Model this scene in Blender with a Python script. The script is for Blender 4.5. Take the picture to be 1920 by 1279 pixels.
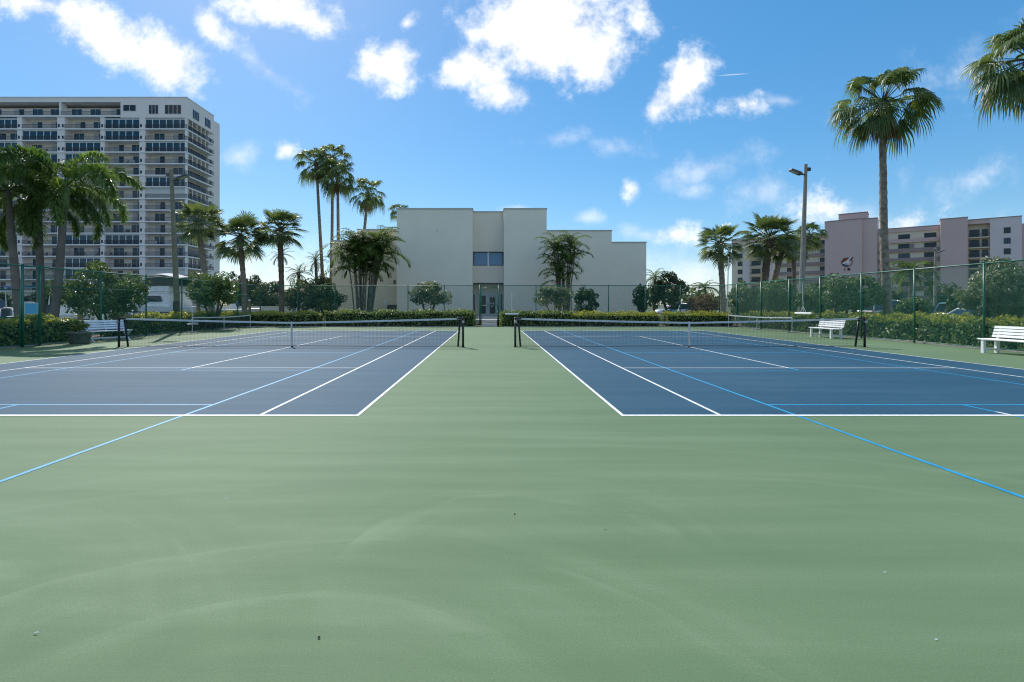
import bpy, math, random
import numpy as np
from mathutils import Vector, Matrix
for o in list(bpy.data.objects): bpy.data.objects.remove(o, do_unlink=True)
scene = bpy.context.scene
COL = scene.collection
R = math.radians
random.seed(7)

# ------------------------------------------------------------------ camera
EYE, FOC, VX, VY = 1.551, 977.0, 919.0, 571.5
cam_d = bpy.data.cameras.new('camera')
cam_d.sensor_width = 36.0
cam_d.lens = 36.0 * FOC / 1920.0
cam_d.shift_x = (960 - VX) / 1920.0
cam_d.shift_y = -(639.5 - VY) / 1920.0
cam_d.clip_start = 0.05
cam_d.clip_end = 5000
cam = bpy.data.objects.new('camera', cam_d)
cam.location = (0, 0, EYE)
cam.rotation_euler = (R(90), 0, 0)
COL.objects.link(cam)
scene.camera = cam

# layout helpers: image pixel columns and rows, turned into metres at an estimated depth
def sx(b, d): return (b - VX) * d / FOC
def sz(e, d): return EYE - (e - VY) * d / FOC

# ------------------------------------------------------------------ sun, sky, exposure
SUN_EL, SUN_AZ = 43.0, -28.0          # azimuth measured from +Y towards +X
sd = Vector((math.sin(R(SUN_AZ)) * math.cos(R(SUN_EL)), math.cos(R(SUN_AZ)) * math.cos(R(SUN_EL)), math.sin(R(SUN_EL))))
sun_d = bpy.data.lights.new('sun', 'SUN')
sun_d.energy = 3.3
sun_d.angle = R(0.53)
sun_d.color = (1.0, 0.955, 0.88)
sun = bpy.data.objects.new('sun', sun_d)
sun.rotation_euler = sd.to_track_quat('Z', 'Y').to_euler()
COL.objects.link(sun)
vs = scene.view_settings
vs.view_transform = 'Standard'; vs.look = 'None'; vs.exposure = 0.46; vs.gamma = 1.0
vs.use_curve_mapping = False
scene.render.engine = 'CYCLES'
scene.cycles.max_bounces = 6
scene.cycles.transparent_max_bounces = 8
scene.cycles.use_denoising = True
scene.cycles.denoiser = 'OPENIMAGEDENOISE'
scene.cycles.denoising_prefilter = 'NONE'
scene.cycles.filter_width = 1.15
scene.cycles.sample_clamp_indirect = 4.0

class NT:
    def __init__(s, tree): s.t = tree
    def n(s, kind, ins=None, **props):
        nd = s.t.nodes.new(kind)
        for k, v in props.items(): setattr(nd, k, v)
        if ins:
            for k, v in ins.items():
                sock = nd.inputs[k]
                if isinstance(v, bpy.types.NodeSocket): s.t.links.new(v, sock)
                else: sock.default_value = v
        return nd
    def m(s, op, a, b=0.0, c=None, clamp=False):
        ins = {0: a, 1: b}
        if c is not None: ins[2] = c
        return s.n('ShaderNodeMath', ins, operation=op, use_clamp=clamp).outputs[0]
    def mixc(s, f, a, b, blend='MIX'):
        nd = s.t.nodes.new('ShaderNodeMix'); nd.data_type = 'RGBA'; nd.blend_type = blend
        for i, v in ((0, f), (6, a), (7, b)):
            if isinstance(v, bpy.types.NodeSocket): s.t.links.new(v, nd.inputs[i])
            else: nd.inputs[i].default_value = v if i == 0 else (*v[:3], 1)
        return nd.outputs[2]
    def ramp(s, f, lo, hi, smooth=True):
        nd = s.n('ShaderNodeMapRange', {0: f, 1: lo, 2: hi, 3: 0.0, 4: 1.0}, clamp=True)
        nd.interpolation_type = 'SMOOTHSTEP' if smooth else 'LINEAR'
        return nd.outputs[0]

world = bpy.data.worlds.new('World'); scene.world = world; world.use_nodes = True
wt = world.node_tree; wt.nodes.clear(); W = NT(wt)
sky = W.n('ShaderNodeTexSky', sky_type='NISHITA', sun_disc=False)
sky.sun_elevation = R(SUN_EL); sky.sun_rotation = R(SUN_AZ)
sky.altitude = 0; sky.air_density = 1.0; sky.dust_density = 0.3; sky.ozone_density = 7.0
tc = W.n('ShaderNodeTexCoord').outputs['Generated']
sep = W.n('ShaderNodeSeparateXYZ', {0: tc})
yy = W.m('MAXIMUM', sep.outputs[1], 0.02)
cu = W.m('DIVIDE', sep.outputs[0], yy); cv = W.m('DIVIDE', sep.outputs[2], yy)
uv = W.n('ShaderNodeCombineXYZ', {0: cu, 1: cv}).outputs[0]
nA = W.n('ShaderNodeTexNoise', {'Vector': uv, 'Scale': 9.0, 'Detail': 9.0, 'Roughness': 0.66})
nB = W.n('ShaderNodeTexNoise', {'Vector': uv, 'Scale': 3.2, 'Detail': 4.0, 'Roughness': 0.5})
off = W.n('ShaderNodeVectorMath', {0: nB.outputs['Color'], 1: (0.5, 0.5, 0.5)}, operation='SUBTRACT').outputs[0]
off = W.n('ShaderNodeVectorMath', {0: off, 3: 0.09}, operation='SCALE').outputs[0]
uvd = W.n('ShaderNodeVectorMath', {0: uv, 1: off}, operation='ADD').outputs[0]
def bank(lst):
    acc = None
    for (x, y, rx, ry, ang, wgt) in lst:
        mp = W.n('ShaderNodeMapping', {'Vector': uvd, 'Location': ((x - VX) / FOC, (VY - y) / FOC, 0), 'Rotation': (0, 0, R(ang)), 'Scale': (rx / FOC, ry / FOC, 1.0)}, vector_type='TEXTURE')
        ln = W.n('ShaderNodeVectorMath', {0: mp.outputs[0]}, operation='LENGTH').outputs['Value']
        v = W.m('MULTIPLY', W.m('SUBTRACT', 1.0, ln), wgt)
        acc = v if acc is None else W.m('MAXIMUM', acc, v)
    return acc
thick = bank([  # image pixel positions and sizes of the cumulus heaps
    (190, 55, 190, 72, -27, 1.3), (320, 125, 95, 72, -35, 1.3), (80, 10, 120, 38, -12, 1.1),
    (520, 20, 150, 50, -12, 1.25), (400, 55, 75, 34, -42, 0.9), (597, 45, 50, 42, 0, 1.0),
    (757, 41, 34, 20, 42, 0.9), (720, 122, 84, 58, 0, 1.3), (738, 100, 45, 40, 0, 1.1),
    (1020, 50, 175, 125, 0, 1.6), (900, 120, 100, 62, 10, 1.4), (945, 175, 75, 45, 0, 1.1), (1110, 100, 80, 75, 0, 1.3),
    (1192, 22, 36, 55, 0, 0.8), (1262, 172, 110, 52, 48, 1.15), (1225, 210, 60, 34, 15, 0.9),
    (1390, 201, 66, 28, 4, 0.8), (541, 281, 36, 25, 0, 0.95), (1190, 350, 26, 22, 0, 0.75),
    (1540, 392, 80, 40, 0, 0.85), (1700, 405, 85, 42, 0, 0.9), (1268, 434, 70, 26, 0, 0.7)])
thin = bank([
    (452, 290, 55, 24, 15, 0.7), (1470, 186, 50, 16, 0, 0.7), (1320, 325, 110, 34, 18, 0.7), (1425, 360, 70, 44, 0, 0.65),
    (1305, 362, 34, 18, 0, 0.6), (1098, 398, 34, 14, 0, 0.8), (972, 391, 40, 10, 0, 0.9), (1320, 515, 95, 46, 0, 0.9), (1590, 400, 150, 36, 0, 0.7),
    (1060, 265, 60, 12, 6, 0.4), (470, 120, 150, 18, -40, 0.5), (1160, 285, 60, 26, 0, 0.45), (1800, 130, 200, 40, 24, 0.35), (1850, 330, 160, 30, 12, 0.35),
    (480, 500, 190, 60, 0, 0.5), (1620, 480, 330, 60, 0, 0.55), (1180, 500, 160, 46, 0, 0.45), (1210, 430, 60, 18, 0, 0.6)])
fr = W.m('SUBTRACT', nA.outputs['Fac'], 0.5)
d1 = W.ramp(W.m('ADD', thick, W.m('MULTIPLY', fr, 3.6)), -0.05, 1.15)
d2 = W.m('MULTIPLY', W.ramp(W.m('ADD', thin, W.m('MULTIPLY', fr, 2.4)), -0.15, 1.2), 0.55)
front = W.ramp(sep.outputs[1], 0.25, 0.4)
mpc = W.n('ShaderNodeMapping', {'Vector': uv, 'Location': ((1374 - VX) / FOC, (VY - 140) / FOC, 0), 'Rotation': (0, 0, R(4)), 'Scale': (36 / FOC, 1.6 / FOC, 1.0)}, vector_type='TEXTURE')
trail = W.m('MULTIPLY', W.ramp(W.n('ShaderNodeVectorMath', {0: mpc.outputs[0]}, operation='LENGTH').outputs['Value'], 1.0, 0.3), 0.35)
dv = W.m('MAXIMUM', W.m('MAXIMUM', d1, d2), trail)
# unseen rest of the dome: denser cumulus added as fill for shaded walls
zz = W.m('ADD', W.m('MAXIMUM', sep.outputs[2], 0.0), 0.12)
pl = W.n('ShaderNodeCombineXYZ', {0: W.m('DIVIDE', sep.outputs[0], zz), 1: W.m('DIVIDE', sep.outputs[1], zz)}).outputs[0]
nC = W.n('ShaderNodeTexNoise', {'Vector': pl, 'Scale': 1.1, 'Detail': 8.0, 'Roughness': 0.6})
d3 = W.m('MULTIPLY', W.ramp(nC.outputs['Fac'], 0.49, 0.61), W.ramp(sep.outputs[2], 0.0, 0.15))
dens = W.n('ShaderNodeMix', {0: front, 2: d3, 3: dv}).outputs[0]
lum = W.m('MULTIPLY_ADD', nA.outputs['Fac'], 9.0, 5.6)  # cloud brightness, raised so the clouds give more fill
cc = W.n('ShaderNodeVectorMath', {0: (1.0, 1.0, 1.02), 3: lum}, operation='SCALE').outputs[0]
sk1 = W.n('ShaderNodeVectorMath', {0: sky.outputs[0], 3: 0.1}, operation='SCALE').outputs[0]
sk2 = W.n('ShaderNodeGamma', {'Color': sk1, 'Gamma': 0.62}).outputs[0]
sk3 = W.n('ShaderNodeHueSaturation', {'Hue': 0.497, 'Saturation': 1.5, 'Value': 1.0, 'Fac': 1.0, 'Color': sk2}).outputs[0]
hs = W.n('ShaderNodeVectorMath', {0: sk3, 3: 10.0}, operation='SCALE')
skyc = W.mixc(dens, hs.outputs[0], cc)
bg = W.n('ShaderNodeBackground', {'Color': skyc, 'Strength': 0.084})
world.cycles.sampling_method = 'MANUAL'; world.cycles.sample_map_resolution = 512
wo = W.n('ShaderNodeOutputWorld', {'Surface': bg.outputs[0]})

# ------------------------------------------------------------------ materials
MATS = {}
def pmat(name, col, rough=0.7, var=0.0, scale=4.0, bump=0.0, bscale=60.0, metal=0.0, spec=0.5, coat=0.0, emit=None):
    m = bpy.data.materials.new(name); m.use_nodes = True
    t = m.node_tree; t.nodes.clear(); N = NT(t)
    b = N.n('ShaderNodeBsdfPrincipled', {'Roughness': rough, 'Metallic': metal, 'Specular IOR Level': spec, 'Coat Weight': coat})
    co = N.n('ShaderNodeTexCoord').outputs['Object']
    if var > 0:
        nz = N.n('ShaderNodeTexNoise', {'Vector': co, 'Scale': scale, 'Detail': 6.0, 'Roughness': 0.6})
        f = N.ramp(nz.outputs['Fac'], 0.25, 0.75)
        lo = [c * (1 - var) for c in col]; hi = [min(1, c * (1 + var)) for c in col]
        t.links.new(N.mixc(f, lo, hi), b.inputs['Base Color'])
    else: b.inputs['Base Color'].default_value = (*col, 1)
    if bump > 0:
        nb = N.n('ShaderNodeTexNoise', {'Vector': co, 'Scale': bscale, 'Detail': 4.0})
        bp = N.n('ShaderNodeBump', {'Height': nb.outputs['Fac'], 'Strength': bump, 'Distance': 0.02})
        t.links.new(bp.outputs[0], b.inputs['Normal'])
    N.n('ShaderNodeOutputMaterial', {'Surface': b.outputs[0]})
    MATS[name] = m
    return m
def leafmat(name, dark, light, trans=0.35, rough=0.42, spec=0.5, perobj=False):
    m = bpy.data.materials.new(name); m.use_nodes = True
    t = m.node_tree; t.nodes.clear(); N = NT(t)
    g = N.n('ShaderNodeNewGeometry'); oi = N.n('ShaderNodeObjectInfo')
    rnd = oi.outputs['Random'] if perobj else g.outputs['Random Per Island']
    co = N.n('ShaderNodeTexCoord').outputs['Object']
    nz = N.n('ShaderNodeTexNoise', {'Vector': co, 'Scale': 1.3, 'Detail': 3.0})
    f = N.m('ADD', N.m('MULTIPLY', rnd, 0.75), N.m('MULTIPLY', N.ramp(nz.outputs['Fac'], 0.3, 0.7), 0.3), clamp=True)
    c = N.mixc(f, dark, light)
    b = N.n('ShaderNodeBsdfPrincipled', {'Base Color': c, 'Roughness': rough, 'Specular IOR Level': spec})
    ct = N.mixc(1.0, c, (1.9, 1.7, 0.75), 'MULTIPLY')
    tr = N.n('ShaderNodeBsdfTranslucent', {'Color': ct})
    mx = N.n('ShaderNodeMixShader', {0: trans, 1: b.outputs[0], 2: tr.outputs[0]})
    N.n('ShaderNodeOutputMaterial', {'Surface': mx.outputs[0]})
    MATS[name] = m
    return m

def court_mat(name, col, pale, dark, swirl):
    """acrylic court paint: squeegee arcs, dust, fine grain"""
    m = bpy.data.materials.new(name); m.use_nodes = True
    t = m.node_tree; t.nodes.clear(); N = NT(t)
    co = N.n('ShaderNodeTexCoord').outputs['Object']
    sp = N.n('ShaderNodeSeparateXYZ', {0: co})
    wob = N.n('ShaderNodeTexNoise', {'Vector': co, 'Scale': 0.35, 'Detail': 3.0})
    big = N.n('ShaderNodeTexNoise', {'Vector': co, 'Scale': 0.22, 'Detail': 5.0, 'Roughness': 0.55})
    strx = N.n('ShaderNodeMapping', {'Vector': co, 'Scale': (0.22, 2.6, 1.0), 'Rotation': (0, 0, R(3))})
    stk = N.n('ShaderNodeTexNoise', {'Vector': strx.outputs[0], 'Scale': 1.0, 'Detail': 6.0, 'Roughness': 0.6})
    grain = N.n('ShaderNodeTexNoise', {'Vector': co, 'Scale': 95.0, 'Detail': 6.0, 'Roughness': 0.8})
    speck = N.n('ShaderNodeTexNoise', {'Vector': co, 'Scale': 260.0, 'Detail': 2.0, 'Roughness': 0.8})
    acc = N.m('MULTIPLY', N.m('SUBTRACT', big.outputs['Fac'], 0.5), 1.1)
    acc = N.m('ADD', acc, N.m('MULTIPLY', N.m('SUBTRACT', stk.outputs['Fac'], 0.5), 1.25))
    for (cx, cy, k, ph, amp, y0, y1) in swirl:      # streaky arcs left by a dragged squeegee
        dx = N.m('SUBTRACT', sp.outputs[0], cx); dy = N.m('SUBTRACT', sp.outputs[1], cy)
        r = N.m('SQRT', N.m('ADD', N.m('MULTIPLY', dx, dx), N.m('MULTIPLY', dy, dy)))
        rw = N.m('ADD', r, N.m('MULTIPLY', wob.outputs['Fac'], 0.7))
        pv = N.n('ShaderNodeCombineXYZ', {0: N.m('MULTIPLY', rw, k), 1: N.m('DIVIDE', dx, r), 2: N.m('DIVIDE', dy, r)})
        pn = N.n('ShaderNodeTexNoise', {'Vector': pv.outputs[0], 'Scale': 1.0, 'Detail': 4.0, 'Roughness': 0.55, 'W': ph}, noise_dimensions='4D')
        saw = N.m('POWER', N.m('FRACT', N.m('ADD', N.m('MULTIPLY', rw, k * 0.42), ph)), 6.0)
        mk = N.m('MULTIPLY', N.m('MULTIPLY', N.ramp(r, y0, y0 + 0.7), N.ramp(r, y1, y1 - 0.9)), N.ramp(N.m('DIVIDE', dy, r), -0.15, 0.35))
        v = N.m('ADD', N.m('SUBTRACT', pn.outputs['Fac'], 0.5), N.m('MULTIPLY', N.m('MULTIPLY', saw, N.ramp(pn.outputs['Fac'], 0.45, 0.65)), 0.3))
        acc = N.m('ADD', acc, N.m('MULTIPLY', N.m('MULTIPLY', v, mk), amp))
    acc = N.m('ADD', acc, N.m('MULTIPLY', N.m('SUBTRACT', grain.outputs['Fac'], 0.5), 2.3))
    f = N.m('ADD', acc, 0.5, clamp=True)
    c1 = N.mixc(N.ramp(f, 0.5, 1.0, False), col, pale)
    c2 = N.mixc(N.ramp(f, 0.5, 0.0, False), c1, dark)
    sk = N.ramp(speck.outputs['Fac'], 0.66, 0.8)
    c3 = N.mixc(N.m('MULTIPLY', sk, 0.4), c2, (0.62, 0.66, 0.6))
    rough = N.m('MULTIPLY_ADD', big.outputs['Fac'], 0.14, 0.66)
    b = N.n('ShaderNodeBsdfPrincipled', {'Base Color': c3, 'Roughness': rough, 'Specular IOR Level': 0.22})
    bp = N.n('ShaderNodeBump', {'Height': grain.outputs['Fac'], 'Strength': 0.35, 'Distance': 0.004})
    t.links.new(bp.outputs[0], b.inputs['Normal'])
    N.n('ShaderNodeOutputMaterial', {'Surface': b.outputs[0]})
    MATS[name] = m
    return m
SW = [(-0.9, 1.1, 3.4, 0.1, 1.0, 0.5, 3.2), (0.25, 3.2, 4.0, 3.5, 1.2, 0.4, 1.9), (-3.6, 1.6, 3.2, 7.3, 1.0, 0.8, 3.4), (0.3, -3.2, 2.6, 9.8, 0.6, 6.9, 10.2)]
court_mat('green_acrylic', (0.126, 0.198, 0.102), (0.172, 0.246, 0.142), (0.098, 0.164, 0.082), SW)
court_mat('blue_acrylic', (0.018, 0.078, 0.130), (0.042, 0.110, 0.166), (0.012, 0.061, 0.106), [(-6.0, 6.0, 0.5, 0.2, 0.35, 1.0, 9.0)])
pmat('white_line', (0.76, 0.77, 0.76), 0.65, 0.16, 14.0)
pmat('blue_line', (0.012, 0.29, 0.54), 0.55, 0.2, 9.0)
pmat('soil', (0.15, 0.13, 0.09), 0.95, 0.4, 1.5, 0.4, 20)
pmat('grass_ground', (0.075, 0.10, 0.035), 0.95, 0.45, 0.8, 0.4, 30)
pmat('asphalt', (0.075, 0.075, 0.078), 0.9, 0.25, 0.8, 0.3, 80)
pmat('mulch', (0.20, 0.125, 0.085), 0.95, 0.5, 6.0, 0.8, 40)
pmat('concrete', (0.42, 0.41, 0.38), 0.85, 0.2, 3.0, 0.3, 60)
pmat('pebble', (0.62, 0.55, 0.47), 0.8, 0.25, 5.0)
pmat('water', (0.02, 0.045, 0.05), 0.08, 0.2, 0.5, 0.25, 3.0)
pmat('stucco', (0.82, 0.775, 0.67), 0.92, 0.035, 0.5)
pmat('stucco_warm', (0.80, 0.66, 0.47), 0.92, 0.06, 0.4)
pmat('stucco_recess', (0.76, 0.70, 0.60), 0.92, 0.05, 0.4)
pmat('coping', (0.50, 0.50, 0.48), 0.7, 0.1)
pmat('window_glass', (0.015, 0.055, 0.085), 0.08, 0.0, spec=0.45)
pmat('blue_glass', (0.06, 0.19, 0.36), 0.15, 0.0, spec=0.7)
pmat('dark_glass', (0.012, 0.022, 0.034), 0.08, 0.0, spec=0.4)
pmat('frame_white', (0.70, 0.71, 0.71), 0.5)
pmat('frame_dark', (0.05, 0.055, 0.06), 0.5)
pmat('tower_wall', (0.78, 0.73, 0.71), 0.9, 0.05, 0.1)
pmat('tower_cream', (0.74, 0.66, 0.58), 0.9, 0.06, 0.3)
pmat('tower_slab', (0.80, 0.79, 0.79), 0.85, 0.08, 0.3)
pmat('railing', (0.06, 0.065, 0.08), 0.5)
pmat('curtain', (0.45, 0.46, 0.46), 0.9, 0.15, 2.0)
pmat('pink_wall', (0.58, 0.42, 0.405), 0.92, 0.05, 0.1)
pmat('pink_pale', (0.66, 0.56, 0.57), 0.92, 0.05, 0.1)
pmat('pink_cream', (0.70, 0.59, 0.48), 0.92, 0.05, 0.2)
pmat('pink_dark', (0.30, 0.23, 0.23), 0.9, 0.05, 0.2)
pmat('green_vinyl', (0.015, 0.135, 0.088), 0.38, 0.1, 3.0)
pmat('net_black', (0.012, 0.013, 0.016), 0.75)
pmat('post_black', (0.012, 0.013, 0.015), 0.4, 0.2, 8.0)
pmat('tape_white', (0.55, 0.57, 0.58), 0.8, 0.12, 4.0)
pmat('steel', (0.38, 0.39, 0.40), 0.35, metal=0.9)
pmat('bench_white', (0.80, 0.81, 0.80), 0.45, 0.06, 6.0)
pmat('bench_bluish', (0.55, 0.66, 0.76), 0.5, 0.1, 6.0)
pmat('planter', (0.10, 0.13, 0.115), 0.85, 0.25, 6.0, 0.3, 40)
pmat('pole_olive', (0.20, 0.19, 0.13), 0.8, 0.2, 2.5, 0.2, 40)
pmat('pole_grey', (0.27, 0.25, 0.22), 0.8, 0.15, 2.5, 0.2, 40)
pmat('fixture', (0.07, 0.075, 0.08), 0.5)
pmat('lens', (0.45, 0.47, 0.42), 0.2)
pmat('sign_blue', (0.10, 0.40, 0.60), 0.5, 0.05)
pmat('sign_border', (0.42, 0.50, 0.46), 0.6)
pmat('rust', (0.26, 0.07, 0.035), 0.8)
pmat('emblem_blue', (0.02, 0.07, 0.16), 0.6)
pmat('emblem_white', (0.75, 0.77, 0.80), 0.6)
pmat('emblem_dark', (0.035, 0.015, 0.02), 0.6)
pmat('trunk_grey', (0.23, 0.19, 0.15), 0.95, 0.5, 5.0, 1.0, 16)
pmat('trunk_brown', (0.145, 0.105, 0.075), 0.95, 0.4, 3.0, 0.9, 12)
pmat('trunk_foxtail', (0.17, 0.145, 0.13), 0.9, 0.3, 2.0, 0.5, 10)
pmat('crownshaft', (0.13, 0.17, 0.065), 0.6, 0.25, 3.0)
pmat('bark', (0.12, 0.10, 0.08), 0.95, 0.35, 4.0, 0.7, 20)
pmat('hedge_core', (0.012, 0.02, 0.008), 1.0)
pmat('white_gel', (0.78, 0.79, 0.78), 0.25, 0.03, coat=0.3)
pmat('canvas', (0.62, 0.62, 0.60), 0.9, 0.1)
pmat('canvas_blue', (0.05, 0.15, 0.28), 0.8, 0.1)
pmat('hull_line', (0.02, 0.03, 0.05), 0.4)
pmat('wood', (0.21, 0.16, 0.11), 0.9, 0.3)
for nm, c in (('car_white', (0.74, 0.75, 0.75)), ('car_teal', (0.08, 0.20, 0.27)), ('car_silver', (0.42, 0.44, 0.46)), ('car_dark', (0.02, 0.025, 0.035)), ('car_pale', (0.50, 0.56, 0.62)), ('car_red', (0.18, 0.02, 0.02))):
    pmat(nm, c, 0.25, coat=0.8)
pmat('tyre', (0.015, 0.015, 0.016), 0.9)
pmat('rim', (0.45, 0.46, 0.47), 0.35, metal=0.7)
pmat('lamp_red', (0.35, 0.015, 0.015), 0.3)
pmat('lamp_clear', (0.7, 0.72, 0.72), 0.15)
pmat('roof_tile', (0.36, 0.15, 0.09), 0.85, 0.2)
pmat('paper', (0.72, 0.74, 0.74), 0.8)
leafmat('hedge_leaf', (0.063, 0.116, 0.029), (0.221, 0.315, 0.105), 0.30, 0.38)
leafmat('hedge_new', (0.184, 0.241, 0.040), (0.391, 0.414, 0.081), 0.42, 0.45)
leafmat('tree_leaf', (0.042, 0.091, 0.030), (0.160, 0.235, 0.094), 0.28, 0.36)
leafmat('dark_leaf', (0.025, 0.059, 0.022), (0.092, 0.149, 0.056), 0.25, 0.4)
leafmat('grey_leaf', (0.085, 0.127, 0.075), (0.254, 0.304, 0.203), 0.25, 0.4)
leafmat('far_leaf', (0.039, 0.068, 0.034), (0.111, 0.150, 0.078), 0.25, 0.55)
leafmat('rusty_leaf', (0.120, 0.080, 0.050), (0.250, 0.190, 0.130), 0.25, 0.6)
leafmat('red_leaf', (0.050, 0.020, 0.020), (0.130, 0.050, 0.045), 0.25, 0.5)
leafmat('fan_frond', (0.059, 0.109, 0.037), (0.168, 0.235, 0.088), 0.36, 0.42, 0.4, True)
leafmat('sabal_frond', (0.059, 0.104, 0.043), (0.160, 0.215, 0.097), 0.32, 0.42, 0.4, True)
leafmat('foxtail_frond', (0.044, 0.101, 0.029), (0.171, 0.271, 0.081), 0.34, 0.38, 0.5, True)
leafmat('areca_frond', (0.045, 0.098, 0.026), (0.150, 0.225, 0.058), 0.38, 0.5, 0.25, True)
leafmat('dead_frond', (0.130, 0.085, 0.045), (0.260, 0.180, 0.100), 0.2, 0.8, 0.2, True)

# ------------------------------------------------------------------ mesh kit
class MB:
    def __init__(s): s.v = []; s.f = []; s.smooth = False
    def add(s, vs, fs):
        o = len(s.v); s.v.extend([tuple(v) for v in vs]); s.f.extend([tuple(i + o for i in f) for f in fs]); return s
    def box(s, x0, x1, y0, y1, z0, z1):
        return s.add([(x0, y0, z0), (x1, y0, z0), (x1, y1, z0), (x0, y1, z0), (x0, y0, z1), (x1, y0, z1), (x1, y1, z1), (x0, y1, z1)],
                     [(0, 3, 2, 1), (4, 5, 6, 7), (0, 1, 5, 4), (1, 2, 6, 5), (2, 3, 7, 6), (3, 0, 4, 7)])
    def bbox(s, x0, x1, y0, y1, z0, z1, c=0.01):
        """box with chamfered vertical and top edges"""
        p = [(x0 + c, y0), (x1 - c, y0), (x1, y0 + c), (x1, y1 - c), (x1 - c, y1), (x0 + c, y1), (x0, y1 - c), (x0, y0 + c)]
        cx, cy = (x0 + x1) / 2, (y0 + y1) / 2
        q = [(x + (c if x < cx else -c) * 0.7, y + (c if y < cy else -c) * 0.7) for x, y in p]
        vs = [(x, y, z0) for x, y in p] + [(x, y, z1 - c) for x, y in p] + [(x, y, z1) for x, y in q]
        fs = [tuple(range(7, -1, -1)), tuple(range(16, 24))]
        for k in (0, 8):
            for i in range(8): fs.append((k + i, k + (i + 1) % 8, k + 8 + (i + 1) % 8, k + 8 + i))
        return s.add(vs, fs)
    def tube(s, pts, rad, n=8, cap=True):
        pts = [Vector(p) for p in pts]
        if not hasattr(rad, '__len__'): rad = [rad] * len(pts)
        vs, fs = [], []
        ref = None
        for i, p in enumerate(pts):
            t = (pts[min(i + 1, len(pts) - 1)] - pts[max(i - 1, 0)]).normalized()
            if ref is None: ref = Vector((1, 0, 0)) if abs(t.x) < 0.8 else Vector((0, 1, 0))
            a = t.cross(ref).normalized(); b = t.cross(a).normalized(); ref = -b.cross(t) if False else ref
            for k in range(n):
                w = 2 * math.pi * k / n
                vs.append(p + (a * math.cos(w) + b * math.sin(w)) * rad[i])
        for i in range(len(pts) - 1):
            for k in range(n):
                fs.append((i * n + k, (i + 1) * n + k, (i + 1) * n + (k + 1) % n, i * n + (k + 1) % n))
        if cap: fs.append(tuple(range(n))); fs.append(tuple(range(len(vs) - 1, len(vs) - n - 1, -1)))
        return s.add(vs, fs)
    def lathe(s, prof, n=20, c=(0, 0, 0)):
        vs, fs = [], []
        for r, z in prof:
            for k in range(n):
                w = 2 * math.pi * k / n; vs.append((c[0] + r * math.cos(w), c[1] + r * math.sin(w), c[2] + z))
        for i in range(len(prof) - 1):
            for k in range(n): fs.append((i * n + k, i * n + (k + 1) % n, (i + 1) * n + (k + 1) % n, (i + 1) * n + k))
        fs.append(tuple(range(n - 1, -1, -1))); fs.append(tuple(range(len(vs) - n, len(vs))))
        return s.add(vs, fs)
    def loft(s, secs, cap=True, closed=True):
        n = len(secs[0]); vs = [p for q in secs for p in q]; fs = []
        for i in range(len(secs) - 1):
            for k in range(n if closed else n - 1): fs.append((i * n + k, i * n + (k + 1) % n, (i + 1) * n + (k + 1) % n, (i + 1) * n + k))
        if cap: fs.append(tuple(range(n - 1, -1, -1))); fs.append(tuple(range(len(vs) - n, len(vs))))
        return s.add(vs, fs)
    def prism(s, poly, y0, y1):
        """polygon in x,z pushed from y0 to y1"""
        n = len(poly)
        vs = [(x, y0, z) for x, z in poly] + [(x, y1, z) for x, z in poly]
        fs = [tuple(range(n)), tuple(range(2 * n - 1, n - 1, -1))] + [(i, i + n, (i + 1) % n + n, (i + 1) % n) for i in range(n)]
        return s.add(vs, fs)
    def mesh(s, name, mat, smooth=False):
        me = bpy.data.meshes.new(name); me.from_pydata(s.v, [], s.f); me.update()
        me.materials.append(MATS[mat])
        if smooth or s.smooth: me.polygons.foreach_set('use_smooth', [True] * len(me.polygons))
        return me
    def build(s, name, mat, parent=None, smooth=False, loc=None):
        return place(name, s.mesh(name, mat, smooth), parent, loc)
def place(name, me, parent=None, loc=None, rot=None, scale=None):
    o = bpy.data.objects.new(name, me); COL.objects.link(o)
    if parent: o.parent = parent
    if loc is not None: o.location = loc
    if rot is not None: o.rotation_euler = rot
    if scale is not None: o.scale = scale if hasattr(scale, '__len__') else (scale,) * 3
    return o
def tag(o, label=None, cat=None, group=None, kind=None):
    if label: o['label'] = label
    if cat: o['category'] = cat
    if group: o['group'] = group
    if kind: o['kind'] = kind
    return o
def thing(name, label, cat, loc=(0, 0, 0), rz=0.0, group=None):
    o = place(name, None, None, loc, (0, 0, rz)); o.empty_display_size = 0.2
    return tag(o, label, cat, group)
def npmesh(name, V, F, mat, smooth=False):
    V = np.asarray(V, dtype=np.float32); F = np.asarray(F, dtype=np.int32)
    me = bpy.data.meshes.new(name); k = F.shape[1]
    me.vertices.add(len(V)); me.vertices.foreach_set('co', V.ravel())
    me.loops.add(F.size); me.loops.foreach_set('vertex_index', F.ravel())
    me.polygons.add(len(F)); me.polygons.foreach_set('loop_start', np.arange(0, F.size, k, dtype=np.int32))
    me.update(calc_edges=True); me.validate()
    me.materials.append(MATS[mat])
    if smooth: me.polygons.foreach_set('use_smooth', [True] * len(F))
    return me
rng = np.random.default_rng(11)
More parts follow.
